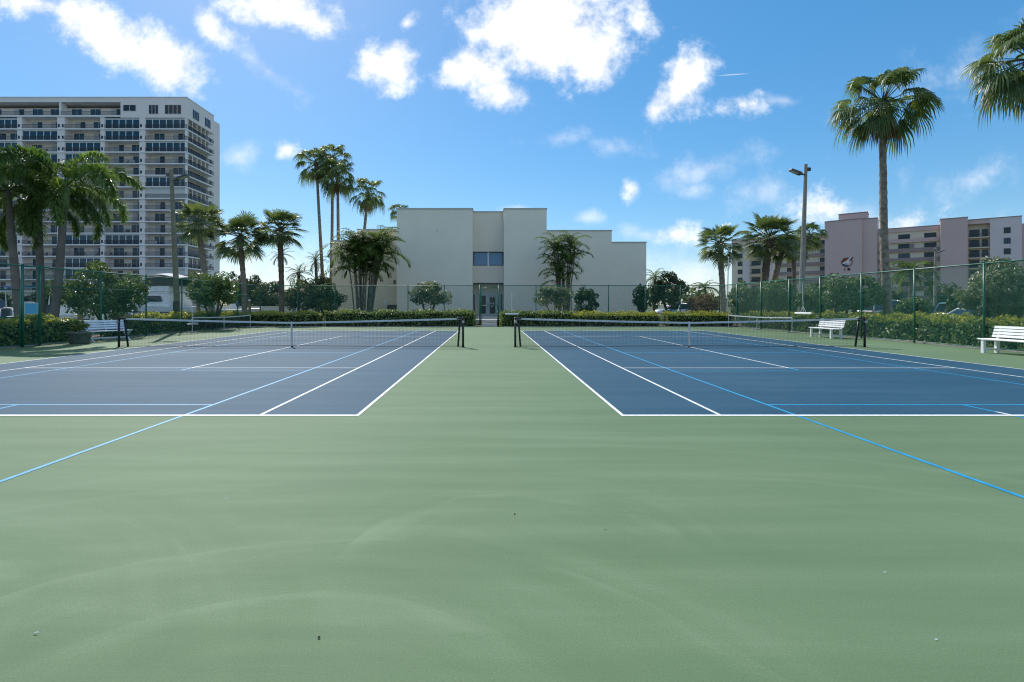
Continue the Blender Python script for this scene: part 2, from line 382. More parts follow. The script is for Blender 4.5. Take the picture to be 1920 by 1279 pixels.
def leaves(P, size, N=None, upbias=0.3, aspect=0.5, jit=0.35):
    """leaf-sized folded diamonds at points P (outward normals N optional) -> V,F"""
    n = len(P)
    nrm = rng.normal(size=(n, 3)); nrm[:, 2] += upbias
    if N is not None: nrm = nrm * 0.75 + N * 1.0
    nrm /= np.linalg.norm(nrm, axis=1)[:, None] + 1e-9
    t = rng.normal(size=(n, 3)); t -= (t * nrm).sum(1)[:, None] * nrm; t /= np.linalg.norm(t, axis=1)[:, None] + 1e-9
    b = np.cross(nrm, t)
    L = size * (1 + jit * rng.uniform(-1, 1, n))[:, None]
    w = L * aspect * 0.5
    fold = nrm * (L * 0.12)
    V = np.stack([P - t * L * 0.5, P + b * w + fold, P + t * L * 0.5, P - b * w + fold], 1).reshape(-1, 3)
    F = np.arange(4 * n).reshape(-1, 4)
    # two triangles folded along the midrib
    T = np.concatenate([F[:, [0, 1, 2]], F[:, [0, 2, 3]]], 0)
    return V, T

# ------------------------------------------------------------------ ground and courts (all levels real sheets)
def sheet(name, x0, x1, y0, y1, z, mat, kind='structure', parent=None):
    o = MB().add([(x0, y0, z), (x1, y0, z), (x1, y1, z), (x0, y1, z)], [(0, 1, 2, 3)]).build(name, mat, parent)
    if kind and parent is None: o['kind'] = kind
    return o
sheet('ground', -1500, 1500, -300, 2500, -0.03, 'grass_ground')
sheet('marina_water', -1400, -27.0, 22, 118, -0.022, 'water')
sheet('parking_lot', 20.5, 130, 12, 105, -0.022, 'asphalt')
apron = MB().box(-17.25, 17.25, -9, 36.6, -0.12, 0.0).build('court_apron', 'green_acrylic'); tag(apron, kind='structure')
edge = MB()
edge.box(-17.4, -17.254, 4, 36.75, -0.1, 0.03); edge.box(17.254, 17.4, 4, 36.75, -0.1, 0.03)
edge.box(-17.254, -0.95, 36.604, 36.75, -0.1, 0.03); edge.box(0.95, 17.254, 36.604, 36.75, -0.1, 0.03)
tag(edge.build('court_kerb', 'concrete'), kind='structure')
for nm, x0, x1, y0, y1 in (('mulch_bed', -19.6, -17.41, 4, 40), ('mulch_bed', 17.41, 19.6, 4, 40), ('mulch_bed', -17.40, -0.96, 36.76, 40.5), ('mulch_bed', 0.96, 17.40, 36.76, 40.5)):
    sheet(nm, x0, x1, y0, y1, 0.012, 'mulch')
B0 = 7.25; LEN = 23.77
def court(sign):
    x_in, x_out = sign * 1.829, sign * (1.829 + 10.973)
    a, b = min(x_in, x_out), max(x_in, x_out)
    c = MB().add([(a, B0, 0.002), (b, B0, 0.002), (b, B0 + LEN, 0.002), (a, B0 + LEN, 0.002)], [(0, 1, 2, 3)]).build('tennis_court', 'blue_acrylic')
    c['kind'] = 'structure'
    def line(nm, x0, x1, y0, y1, z, mat):
        MB().add([(x0, y0, z), (x1, y0, z), (x1, y1, z), (x0, y1, z)], [(0, 1, 2, 3)]).build(nm, mat, c)
    w = 0.05; zw = 0.005
    xm = (a + b) / 2; s0, s1 = a + 1.372, b - 1.372
    y0, y1, yn = B0, B0 + LEN, B0 + LEN / 2
    line('baseline', a, b, y0, y0 + 0.085, zw, 'white_line'); line('baseline', a, b, y1 - 0.085, y1, zw, 'white_line')
    for x in (a, b - w): line('sideline', x, x + w, y0 + 0.085, y1 - 0.085, zw, 'white_line')
    for x in (s0, s1 - w): line('singles_line', x, x + w, y0 + 0.085, y1 - 0.085, zw, 'white_line')
    for y in (yn - 6.4, yn + 6.4 - w): line('service_line', s0 + w, s1 - w, y, y + w, zw, 'white_line')
    line('centre_line', xm - w / 2, xm + w / 2, yn - 6.4 + w, yn + 6.4 - w, zw, 'white_line')
    line('centre_mark', xm - w / 2, xm + w / 2, y0 + 0.085, y0 + 0.28, zw, 'white_line')
    line('centre_mark', xm - w / 2, xm + w / 2, y1 - 0.28, y1 - 0.085, zw, 'white_line')
    # pickleball overlay in a lighter blue
    zb = 0.0035; p0, p1 = xm - 3.05, xm + 3.05
    for x in (p0, p1 - w): line('pickleball_line', x, x + w, y0 - 3.8, y1 + 3.8, zb, 'blue_line')
    for base in (2.93, LEN - 2.93):
        for dy in (-6.705, -2.134, 2.134, 6.705):
            line('pickleball_line', p0 + w, p1 - w, y0 + base + dy, y0 + base + dy + w, zb, 'blue_line')
        line('pickleball_line', xm - w / 2, xm + w / 2, y0 + base - 6.655, y0 + base - 2.134, zb, 'blue_line')
        line('pickleball_line', xm - w / 2, xm + w / 2, y0 + base + 2.184, y0 + base + 6.705, zb, 'blue_line')
court(-1); court(1)

# ------------------------------------------------------------------ tennis nets
YN = B0 + LEN / 2
def cord(mb, a, b, r):
    a = Vector(a); b = Vector(b); t = (b - a).normalized()
    u = t.cross(Vector((0.31, 0.82, 0.47))).normalized(); v = t.cross(u)
    o = [u * r, (u * -0.5 + v * 0.866) * r, (u * -0.5 - v * 0.866) * r]
    mb.add([a + q for q in o] + [b + q for q in o], [(0, 1, 4, 3), (1, 2, 5, 4), (2, 0, 3, 5)])
def tennis_net(x0, x1, label):
    t = thing('tennis_net', label, 'tennis net', ((x0 + x1) / 2, YN, 0), 0, 'tennis nets')
    h = (x1 - x0) / 2
    def top(x):
        k = abs(x) / h
        return 0.915 + 0.155 * (0.75 * k + 0.25 * k * k)
    n = int(2 * h / 0.05); m = MB()
    xs = [-h + 2 * h * i / n for i in range(n + 1)]
    for x in xs: cord(m, (x, 0.01 * math.sin(x * 2.1), 0.03), (x, 0, top(x) - 0.03), 0.0021)
    rows = 20
    for j in range(rows + 1):
        for i in range(0, n, 6):
            xa, xb = xs[i], xs[min(i + 6, n)]
            za = 0.03 + (top(xa) - 0.06) * j / rows; zb = 0.03 + (top(xb) - 0.06) * j / rows
            cord(m, (xa, 0.01 * math.sin(xa * 2.1) * (1 - j / rows), za), (xb, 0.01 * math.sin(xb * 2.1) * (1 - j / rows), zb), 0.0021 if j < 14 else 0.003)
    m.build('netting', 'net_black', t)
    tp = MB(); k = 40
    tp.loft([[(x, -0.012, top(x)), (x, -0.014, top(x) - 0.032), (x, -0.010, top(x) - 0.066), (x, 0.010, top(x) - 0.066), (x, 0.014, top(x) - 0.032), (x, 0.012, top(x))] for x in [-h + 2 * h * i / k for i in range(k + 1)]])
    tp.build('head_tape', 'tape_white', t)
    bl = MB(); bl.tube([(-h, 0, 0.035), (-h / 2, 0.01, 0.028), (0, 0, 0.045), (h / 2, 0.01, 0.028), (h, 0, 0.035)], 0.012, 6)
    bl.build('lead_line', 'net_black', t)
    st = MB(); st.box(-0.026, 0.026, -0.022, -0.016, 0.0, 0.922); st.box(-0.026, 0.026, 0.016, 0.022, 0.0, 0.922); st.box(-0.026, 0.026, -0.022, 0.022, 0.9222, 0.927)
    st.build('centre_strap', 'tape_white', t)
    MB().lathe([(0.07, 0.0), (0.07, 0.01), (0.03, 0.025)], 12, (0, 0, 0.012)).build('floor_anchor', 'post_black', t)
    for s in (-1, 1):
        p = MB(); xo = s * (h + 0.03)
        p.tube([(xo, -0.06, 0), (xo, -0.06, 1.04)], 0.04, 12)
        p.build('post', 'post_black', t, True)
        q = MB(); q.tube([(xo - s * 0.20, 0.14, 0), (xo - s * 0.12, 0.06, 1.03)], 0.034, 12); q.build('brace_leg', 'post_black', t, True)
        c = MB(); c.bbox(min(xo, xo - s * 0.19) - 0.03, max(xo, xo - s * 0.19) + 0.03, -0.1, 0.13, 1.02, 1.10, 0.02); c.build('top_bracket', 'post_black', t)
        w = MB(); w.lathe([(0.05, 0), (0.055, 0.02), (0.05, 0.05)], 14); o = w.build('winder', 'steel', t); o.location = (xo, -0.10, 0.93); o.rotation_euler = (R(90), 0, 0)
        hd = MB(); hd.tube([(0, 0, 0.05), (0.05, 0.07, 0.06), (0.05, 0.07, 0.11)], 0.008, 6); g = hd.build('handle', 'steel', o)
        f = MB(); f.bbox(xo - 0.07, xo + 0.07, -0.14, 0.02, 0.0, 0.014, 0.004); f.build('base_plate', 'post_black', t)
tennis_net(-13.56, -1.02, 'long black tennis net with white tape on the left-hand blue court')
tennis_net(0.95, 13.68, 'long black tennis net with white tape on the right-hand blue court')

# ------------------------------------------------------------------ chain-link fences
FX, FY, FH = 17.1, 38.85, 2.98
def fence(name, label, p0, p1, posts, rails, gaps=(), thick=(), bottom=0.05):
    """p0->p1 ground points; posts at distances along; rails heights"""
    a = Vector(p0); b = Vector(p1); L = (b - a).length; ang = math.atan2(b.y - a.y, b.x - a.x)
    t = thing(name, label, 'fence', (a.x, a.y, 0), ang, 'court fences')
    pm = MB(); pm.tube([(0, 0, 0), (0, 0, FH + 0.02)], 0.034, 10); pm.lathe([(0.04, FH + 0.02), (0.04, FH + 0.05), (0.012, FH + 0.08)], 10)
    me = pm.mesh('post', 'green_vinyl', True)
    for q in posts: place('post', me, t, (q, 0, 0), None, (1.5, 1.5, 1) if q in thick else None)
    for z in rails:
        segs = [(0, L)] if z > 2.5 else None
        if segs is None:
            cur = 0; segs = []
            for g0, g1 in sorted(gaps): segs.append((cur, g0)); cur = g1
            segs.append((cur, L))
        for s0, s1 in segs:
            if s1 - s0 > 0.05: MB().tube([(s0, 0.0, z), (s1, 0.0, z)], 0.026 if z > 2.5 else 0.014, 8).build('rail', 'green_vinyl', t, True)
    w = MB(); sp = 0.0707; H0, H1 = bottom, FH - 0.02; yo = 0.03
    def inside(xa, xb):
        return not any(xb > g0 and xa < g1 for g0, g1 in gaps)
    for dirn, yo in ((1, -0.036), (-1, -0.039)):
        x = -(H1 - H0) if dirn > 0 else 0.0
        end = L if dirn > 0 else L + (H1 - H0)
        while x < end:
            xa, za, xb, zb = x, H0, x + dirn * (H1 - H0), H1
            # clip to the fence rectangle
            if xa < 0: za += -xa; xa = 0
            if xb < 0: zb -= -xb; xb = 0
            if xa > L: za += xa - L; xa = L
            if xb > L: zb -= xb - L; xb = L
            if zb - za > 0.05:
                lo, hi = min(xa, xb), max(xa, xb)
                if not gaps or inside(lo, hi): cord(w, (xa, yo, za), (xb, yo, zb), 0.003)
                else:
                    n = 40
                    for i in range(n):
                        f0, f1 = i / n, (i + 1) / n
                        q0, q1 = xa + (xb - xa) * f0, xa + (xb - xa) * f1
                        if inside(min(q0, q1), max(q0, q1)): cord(w, (q0, yo, za + (zb - za) * f0), (q1, yo, za + (zb - za) * f1), 0.003)
            x += sp
    w.build('chain_link', 'green_vinyl', t)
    return t
fence('chain_link_fence', 'green chain-link fence along the right side of the courts', (FX, 5.9), (FX, FY), [0, 3.04, 6.08, 9.1, 12.14, 15.1, 18.1, 21.1, 23.9, 27.0, 30.2], (0.08, FH))
lf = fence('chain_link_fence', 'green chain-link fence along the left side, with the open gate', (-FX, 5.9), (-FX, FY), [0, 3.0, 6.4, 9.6, 13.15, 13.87, 17.0, 20.0, 23.0, 26.17, 29.4], (0.08, 2.24, FH), [(10.2, 13.15)], (13.87, 13.15))
bx = [sx(p, FY) for p in (488, 558, 628, 696, 765, 833, 900, 935, 1005, 1071, 1141, 1210, 1276, 1349)]
gx0, gx1 = bx[6] + FX, bx[7] + FX
fence('chain_link_fence', 'green chain-link fence across the far end, before the pale building', (-FX, FY), (FX, FY), [b + FX for b in bx], (0.08, FH), [(gx0, gx1)], (bx[6] + FX, bx[7] + FX))
def gate(label, loc, ang, w, h):
    t = thing('fence_gate', label, 'gate', loc, ang)
    for q in (0.03, w - 0.03): MB().tube([(q, 0, 0.06), (q, 0, h)], 0.024, 8).build('upright', 'green_vinyl', t, True)
    for z in (0.08, h * 0.52, h - 0.02): MB().tube([(0.03, 0, z), (w - 0.03, 0, z)], 0.02, 8).build('crossbar', 'green_vinyl', t, True)
    m = MB(); sp = 0.0707; x = -(h - 0.1)
    while x < w:
        for d in (1, -1):
            xa, za = (x, 0.08) if d > 0 else (w - x, 0.08); xb, zb = xa + d * (h - 0.1), h - 0.02
            if d > 0:
                if xa < 0: za -= xa; xa = 0
                if xb > w: zb -= xb - w; xb = w
            else:
                if xa > w: za += xa - w; xa = w
                if xb < 0: zb += xb; xb = 0
            if zb - za > 0.05: cord(m, (xa, 0.012 * d, za), (xb, 0.012 * d, zb), 0.003)
        x += sp
    m.build('chain_link', 'green_vinyl', t)
    lt = MB(); lt.bbox(w - 0.09, w + 0.03, -0.05, 0.05, 1.0, 1.1, 0.01); lt.build('latch', 'steel', t)
gate('green chain-link gate in the left fence beside the blue sign', (-FX + 0.02, 5.9 + 13.05, 0), R(-97), 1.35, 2.12)
gate('green chain-link gate in the far fence, before the glass entrance', (bx[6] + 0.06, FY - 0.02, 0), 0, bx[7] - bx[6] - 0.12, 2.85)
g = thing('fence_sign', 'blank light blue sign with pale border hung on the left fence', 'sign', (-FX + 0.05, sx(919, 1) + 19.35, 1.19))
MB().bbox(0.0, 0.014, -0.30, 0.30, 0.0, 0.44, 0.004).build('border', 'sign_border', g)
MB().bbox(0.0145, 0.02, -0.265, 0.265, 0.035, 0.405, 0.002).build('panel', 'sign_blue', g)

# far fence of the next court, seen through the right-hand fence
t = thing('chain_link_fence', 'low far green fence seen through the right-hand fence, near the parked cars', 'fence', (31.5, 40, 0))
for i in range(5): MB().tube([(i * 1.35, 0, 0), (i * 1.35, 0, 2.25)], 0.03, 8).build('post', 'green_vinyl', t)
for z in (0.8, 2.22): MB().tube([(0, 0, z), (5.4, 0, z)], 0.026, 8).build('rail', 'green_vinyl', t)
m = MB(); x = -2.1
while x < 5.4:
    a0 = max(x, 0); b0 = min(x + 2.1, 5.4)
    cord(m, (a0, 0.03, 0.1 + a0 - x), (b0, 0.03, 0.1 + b0 - x), 0.0025)
    cord(m, (a0, 0.034, 2.2 - (a0 - x)), (b0, 0.034, 2.2 - (b0 - x)), 0.0025); x += 0.075
m.build('chain_link', 'green_vinyl', t)

# ------------------------------------------------------------------ clubhouse straight ahead
D = 52.0
cl = thing('clubhouse', 'pale grey stucco clubhouse of plain box volumes behind the far fence', 'building', (0, D, 0))
def cbox(name, x0, x1, y0, y1, z0, z1, mat='stucco', parent=cl): return MB().box(x0, x1, y0 - D, y1 - D, z0, z1).build(name, mat, parent)
ztop = 11.1
cbox('wall', sx(744, D), sx(886, D), D, 66, 0, ztop)
cbox('wall', sx(945, D), sx(1025, D), D, 66, 0, ztop)
xr0, xr1 = sx(886, D) + .003, sx(945, D) - .003
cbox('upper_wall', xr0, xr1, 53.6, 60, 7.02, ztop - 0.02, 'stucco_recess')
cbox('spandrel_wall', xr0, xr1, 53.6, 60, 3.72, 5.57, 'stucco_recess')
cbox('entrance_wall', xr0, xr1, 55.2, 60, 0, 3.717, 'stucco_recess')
cbox('wall', sx(1025, D) + .003, sx(1147, 56), 56, 68, 0, 9.49)
cbox('wall', sx(1147, 56) + .003, sx(1212, 56), 56.05, 67.9, 0, 8.23)
cbox('wall', sx(670, 56), sx(744, D) - .003, 56, 68, 0, 9.6, 'stucco_warm')
cbox('wall', sx(622, 56), sx(670, 56) - .003, 56.05, 67.9, 0, 8.4, 'stucco_warm')
for x0, x1, y0, z in ((sx(744, D), sx(886, D), D, ztop), (sx(945, D), sx(1025, D), D, ztop), (xr0 + .08, xr1 - .08, 53.6, ztop - .02), (sx(1025, D) + .08, sx(1147, 56), 56, 9.49), (sx(1147, 56) + .08, sx(1212, 56), 56.05, 8.23), (sx(670, 56), sx(744, D) - .09, 56, 9.6), (sx(622, 56), sx(670, 56) - .09, 56.05, 8.4)):
    cbox('coping', x0 - .06, x1 + .06, y0 - .06, y0 + 9, z + .003, z + .10, 'coping')
# recess window: two panes in a frame
w = cbox('window', xr0 + .002, xr1 - .002, 53.95, 54.0, 5.573, 7.017, 'frame_dark')
xm = (xr0 + xr1) / 2
for a, b in ((xr0 + .10, xm - .09), (xm + .09, xr1 - .10)): cbox('pane', a, b, 53.90, 53.947, 5.66, 6.93, 'blue_glass', w)
cbox('mullion', xm - .085, xm + .085, 53.86, 53.947, 5.575, 7.015, 'frame_white', w)
cbox('soffit_trim', xr0 + .01, xr1 - .01, 53.55, 53.597, 3.68, 3.80, 'frame_dark')
# glazed entrance
def dx(p): return sx(p, 55.2)
dr = cbox('door_frame', dx(898.5), dx(935.5), 55.08, 55.197, .30, 2.86, 'frame_white')
for a, b in ((899.8, 912.2), (916.8, 930.0)):
    d_ = cbox('door', dx(a), dx(b), 55.02, 55.077, .36, 2.62, 'frame_white', dr)
    cbox('pane', dx(a + 1.3), dx(b - 1.3), 54.99, 55.017, .62, 2.5, 'dark_glass', d_)
cbox('door_handle', dx(913.4), dx(913.9), 54.93, 55.07, 1.15, 1.75, 'steel', dr); cbox('door_handle', dx(915.4), dx(915.9), 54.93, 55.07, 1.15, 1.75, 'steel', dr)
for px, z0, z1 in ((918.6, 2.36, 2.49), (921.8, 2.30, 2.50), (925.5, 2.34, 2.49), (919.2, 1.62, 1.76), (923.8, 1.58, 1.78), (921.0, 1.30, 1.42)):
    cbox('notice', dx(px), dx(px + 2.7), 54.975, 54.987, z0, z1, 'paper', dr)
for a, b in ((887.2, 890.2), (938.6, 941.6)):
    f = cbox('side_window', dx(a - .9), dx(b + .9), 55.13, 55.197, .5, 2.76, 'frame_white'); cbox('pane', dx(a), dx(b), 55.10, 55.127, .6, 2.66, 'dark_glass', f)
lb = MB(); lb.bbox(-.09, .09, -.22, 0, 0, .2, .03); lb.tube([(0, -.1, .0), (0, -.26, -.12)], [.06, .1], 10); lb.build('wall_lamp', 'fixture', cl, loc=(sx(741, 56) - .05, 56 - D - .002, sz(529, 56)))
cbox('vent', sx(819, D), sx(822, D), D - .02, D - .002, sz(434, D), sz(431, D), 'coping')
ac = thing('utility_cabinet', 'dark utility cabinet against the warm left wing of the clubhouse', 'cabinet', (sx(736, 55), 54.6, 0))
MB().bbox(-.5, .42, 0, .8, 0, 1.55, .05).build('housing', 'frame_dark', ac)
for i in range(6): MB().box(-.42, .34, -.015, -.002, .35 + i * .18, .42 + i * .18).build('louvre', 'fixture', ac)
sg = thing('wall_sign', 'small white notice on a post beside the dark cabinet', 'sign', (sx(723, 54), 54, 0))
MB().tube([(0, 0.03, 0), (0, 0.03, 2.1)], .025, 8).build('post', 'steel', sg); MB().bbox(-.13, .13, -.01, .005, 1.55, 2.1, .01).build('panel', 'paper', sg)
# steps and path up to the entrance
stp = thing('entrance_steps', 'pale concrete steps between the hedges below the glass entrance', 'steps', (0, 37, 0))
for i in range(4): MB().bbox(-.62, .50, i * .42, 3.0, i * .105 - .02 if i == 0 else i * .105 + .002 - .105 + .105 - .0, (i + 1) * .105, .012).build('step', 'concrete', stp)
tag(MB().box(-1.2, 1.1, 40.05, 55.0, .02, .40).build('entrance_path', 'concrete'), kind='structure')
tag(MB().box(-30, 25, 46.0, 75.0, -.02, .16).build('lawn_terrace', 'grass_ground'), kind='structure')

# ------------------------------------------------------------------ apartment tower on the left
TD = 132.0; S = TD / FOC
tw = thing('apartment_tower', 'tall pale apartment tower with rows of recessed balconies on the left', 'building', (sx(350, TD), TD, 0))
X0 = sx(350, TD)
def tx(p): return sx(p, TD) - X0
def tz(e): return sz(e, TD)
rnd = random.Random(5)
SL = [tz(216.3)] + [tz(240.9 + 21.72 * j) for j in range(15)]      # floor slab levels
ZT = tz(183.0); XL = tx(-150); DEP = 2.0
def tb(name, x0, x1, y0, y1, z0, z1, mat, parent=tw): return MB().box(x0, x1, y0, y1, z0, z1).build(name, mat, parent)
tb('core_wall', XL, -2.05, DEP, 19.5, 0, ZT - 2.0, 'tower_cream')
tb('roof_parapet', XL, 0, 0, 13.0, ZT - 1.15, ZT, 'tower_wall'); tb('roof_parapet', XL, -1.75, 13.003, 19.5, ZT - 1.15, ZT - .02, 'tower_wall')
tb('roof_edge', XL - .1, .1, -.1, 13.1, ZT + .002, ZT + .18, 'tower_slab')
tb('end_wall', -4.0, -1.75, 13.0, 19.5, 0, ZT - 1.172, 'tower_wall')
for a, b in ((74, 98), (259, 282)): tb('roof_house', tx(a), tx(b), 3, 9, ZT + .2, ZT + .95, 'tower_slab')
bays = [(-140, -64), (-54, 32), (41, 107), (121, 188), (196, 261), (272, 350)]
piers = [(-64, -54), (32, 41), (107, 121), (188, 196), (261, 272)]
ZP = SL[0] - .45
for a, b in piers: tb('pier', tx(a), tx(b), .02, DEP - .002, 0, ZP, 'tower_wall')
tb('corner_post', -.5, -.04, .04, .5, 0, ZP, 'tower_slab')
for z in SL[1:]:
    s_ = tb('floor_slab', XL, 0.0, -.12, DEP - .004, z - .30, z, 'tower_slab')
    tb('slab_return', -2.0, .0, DEP - .002, 13.0, z - .30, z, 'tower_slab', s_)
tb('top_slab', XL, tx(226), -.12, DEP - .004, SL[0] - .40, SL[0], 'tower_slab')
# solid top-floor corner with its windows
tb('top_wall', tx(226), 0, 0, DEP - .006, SL[0] - .6, ZT - 1.152, 'tower_wall')
tb('top_wall', -2.0, 0, DEP - .002, 13.0, SL[0] - .6, ZT - 1.152, 'tower_wall')
tb('top_pier', tx(111), tx(114), .01, DEP - .006, SL[0] + .002, ZT - 1.152, 'tower_slab')
def window(x0, x1, z0, z1, n, y=-.03, parent=tw, glass='dark_glass', frame='frame_white', side=False):
    f = MB().box(x0 - .12, x1 + .12, 0, .04, z0 - .12, z1 + .12) if not side else MB().box(-.04, 0, x0 - .12, x1 + .12, z0 - .12, z1 + .12)
    fo = f.build('window', frame, parent, loc=(0, y, 0) if not side else (y, 0, 0))
    wd = (x1 - x0) / n
    for i in range(n):
        a, b = x0 + wd * i + .07, x0 + wd * (i + 1) - .07
        p = MB().box(a, b, -.03, -.002, z0, z1) if not side else MB().box(.002, .03, a, b, z0, z1)
        p.build('pane', glass, fo)
window(tx(231), tx(255), tz(208), tz(197), 2); window(tx(279), tx(297), tz(213.5), tz(197), 3); window(tx(309), tx(340), tz(213.5), tz(197), 4)
for a, b in ((2.6, 5.6), (8.3, 11.2)): window(a, b, tz(214), tz(197.5), 4, .045, side=True)
# shared pieces
DOORW, DOORH = 2.7, 2.3
me_frame = MB().box(-DOORW / 2, DOORW / 2, -.06, 0, 0, DOORH).mesh('sliding_door', 'frame_white')
pm = MB(); pm.box(-DOORW / 2 + .08, -.05, -.085, -.062, .08, DOORH - .08); pm.box(.05, DOORW / 2 - .08, -.085, -.062, .08, DOORH - .08)
me_pane = pm.mesh('pane', 'window_glass'); me_pane2 = pm.mesh('pane', 'dark_glass')
pc = MB(); pc.box(-DOORW / 2 + .08, -.05, -.085, -.062, .08, DOORH - .08); me_curt = pc.mesh('pane', 'curtain')
RAILS = {}
def railing_mesh(w):
    k = round(w, 2)
    if k not in RAILS:
        m = MB(); m.box(0, w, -.03, .03, .98, 1.05); m.box(0, w, -.02, .02, .08, .12)
        n = int(w / .16)
        for i in range(n + 1):
            x = w * i / n; m.box(x - .018, x + .018, -.016, .016, .12, .98)
        RAILS[k] = m.mesh('railing', 'railing')
    return RAILS[k]
GL = {}
def glazing(w, h):
    k = round(w, 2)
    if k not in GL:
        n = max(3, int(round(w / 1.75))); f = MB(); p = MB()
        for i in range(n + 1): x = w * i / n; f.box(x - .09, x + .09, -.05, .05, 0, h)
        f.box(.09, w - .09, -.045, .045, h - .3, h - .002)
        for i in range(n):
            a, b = w * i / n + .092, w * (i + 1) / n - .092
            p.box(a, b, -.015, .015, .0, h - .302)
        GL[k] = (f.mesh('balcony_glazing', 'frame_white'), p.mesh('pane', 'window_glass'))
    return GL[k]
def balcony(p0, p1, z, h, top=False):
    x0, x1 = tx(p0) + .03, tx(p1) - .03; w_ = x1 - x0
    if x1 > -.2: x1 = -.05; w_ = x1 - x0
    place('railing', railing_mesh(w_), tw, (x0, -.04, z + .002))
    style = rnd.random()
    n = 3 if top else (2 if w_ < 11 else 3)
    for i in range(n):
        cx = x0 + w_ * (i + .5) / n + rnd.uniform(-.25, .25) + (0.5 if n == 2 and i else 0)
        if cx + 1.1 > -2.1 and x1 > -.3: cx = min(cx, -3.3)
        dr_ = place('sliding_door', me_frame, tw, (cx, DEP - .003, z + .02))
        q = rnd.random()
        place('pane', me_pane if q < .5 else me_pane2, dr_)
        if q > .6:
            c_ = place('curtain', me_curt, dr_, (0, -.026, 0))
    if style < .24 and not top:
        f_, p_ = glazing(w_, h - .33)
        g_ = place('balcony_glazing', f_, tw, (x0, .25, z + .002)); place('pane', p_, g_)
    elif style < .30 and not top:
        tb('shutter', x0, x1, .3, .4, z + (1.0 if rnd.random() < .5 else .05), z + h - .33, rnd.choice(['canvas', 'railing', 'tower_slab']))
    elif style < .62 and not top:
        for i in range(rnd.randint(1, 3)):
            xx = x0 + rnd.uniform(.5, w_ - 1.2)
            ch = MB(); ch.box(0, .5, 0, .5, .38, .45); ch.box(0, .5, .45, .5, .45, .95)
            for a in (.02, .43):
                for b in (.02, .43): ch.box(a, a + .05, b, b + .05, 0, .38)
            ch.build('balcony_chair', rnd.choice(['railing', 'frame_white', 'wood']), tw, loc=(xx, .5, z + .003))
balcony(-140, 2, SL[0], 3, True); balcony(3, 111, SL[0], 3, True); balcony(114, 225, SL[0], 3, True)
small = MB().box(-.22, .22, 0, .03, 0, .8).mesh('vent_window', 'dark_glass')
for k, z in enumerate(SL[1:]):
    for a, b in bays: balcony(a, b, z, 2.94)
    for a, b in piers[1:]:
        place('vent_window', small, tw, (tx(a) + .45, -.011, z + .3))
        if b - a > 12: place('vent_window', small, tw, (tx(b) - .45, -.011, z + .3))
    # side facade balconies wrapping the corner
    r_ = place('railing', railing_mesh(12.9), tw, (-.05, 0.05, z + .002), (0, 0, R(90)))
    for yc in (3.2, 5.9, 8.6, 11.3):
        d_ = place('sliding_door', me_frame, tw, (-2.047, yc, z + .02), (0, 0, R(90))); place('pane', me_pane2, d_)
    if rnd.random() < .55:
        for i in range(7): tb('balcony_post', -.22, -.08, .8 + i * 2.0, .94 + i * 2.0, z + .004, z + 2.63, 'tower_slab')
    tb('end_window', -1.748, -1.70, 14.0, 15.0, z + .9, z + 2.0, 'dark_glass')
tb('base_wall', XL, 0, .5, DEP - .01, 0, SL[-1] - .32, 'tower_cream')
for i in range(9):
    ar = MB(); pts = [(-1.6, 0), (1.6, 0), (1.6, 2.6)] + [(1.6 * math.cos(R(t_)), 2.6 + 1.1 * math.sin(R(t_))) for t_ in range(15, 180, 15)] + [(-1.6, 2.6)]
    ar.prism(pts, -.02, .0); ar.build('arched_opening', 'frame_dark', tw, loc=(-4.5 - i * 6.0, .49, .1))

# ------------------------------------------------------------------ pink apartment block on the right
ux, uy = .7746, -.6324; ang = math.atan2(uy, ux)
pk = thing('apartment_block', 'mauve pink apartment block with a plain stair tower and round emblem, right', 'building', (108.0, 168.0, 0), ang)
def pu(p): r = (p - VX) / FOC; return (168 * r - 108.0) / (ux - uy * r)
def pb(name, x0, x1, y0, y1, z0, z1, mat, parent=pk): return MB().box(x0, x1, y0, y1, z0, z1).build(name, mat, parent)
PZ = 24.35; FLH = 2.86
floors = [PZ - 1.0 - FLH * (i + 1) for i in range(8)]
uA, uB, uC, uD, uE, uF = pu(1370), 0.0, pu(1646), pu(1763), pu(1814), pu(1916)
pb('wall', uA, -.003, 1.6, 15, 0, PZ, 'pink_cream'); pb('wall', uC + .003, uD - .003, 1.6, 15, 0, PZ, 'pink_cream')
pb('parapet', uA, -.006, 1.3, 1.597, PZ - .9, PZ + .25, 'pink_wall'); pb('parapet', uC + .006, uD - .006, 1.3, 1.597, PZ - .9, PZ + .25, 'pink_wall')
pb('coping', uA, -.01, 1.2, 1.7, PZ + .252, PZ + .45, 'pink_dark'); pb('coping', uC + .01, uD - .01, 1.2, 1.7, PZ + .252, PZ + .45, 'pink_dark')
# stair tower with shallow corner set-backs
tw2 = MB(); pts = [(0.0, -1.0), (2.6, -1.6), (9.8, -1.6), (9.8, -0.6), (13.55, -0.4), (13.55, 8), (0, 8)]
tw2.loft([[(x, y, 0) for x, y in pts], [(x, y, 28.0) for x, y in pts]]); st = tw2.build('stair_tower', 'pink_wall', pk)
cp = MB(); cp.loft([[(x * 1.01 - .06, y - .1, 28.002) for x, y in pts], [(x * 1.01 - .06, y - .1, 28.25) for x, y in pts]]); cp.build('coping', 'pink_dark', st)
pb('lift_house', 3.6, 11.0, .5, 7, 28.26, 30.2, 'pink_wall'); pb('coping', 3.5, 11.1, .4, 7.1, 30.202, 30.45, 'pink_dark')
pb('plain_bay', uD, uE, -1.0, 9, 0, 26.0, 'pink_wall'); pb('coping', uD - .1, uE + .1, -1.1, 9, 26.002, 26.2, 'pink_dark')
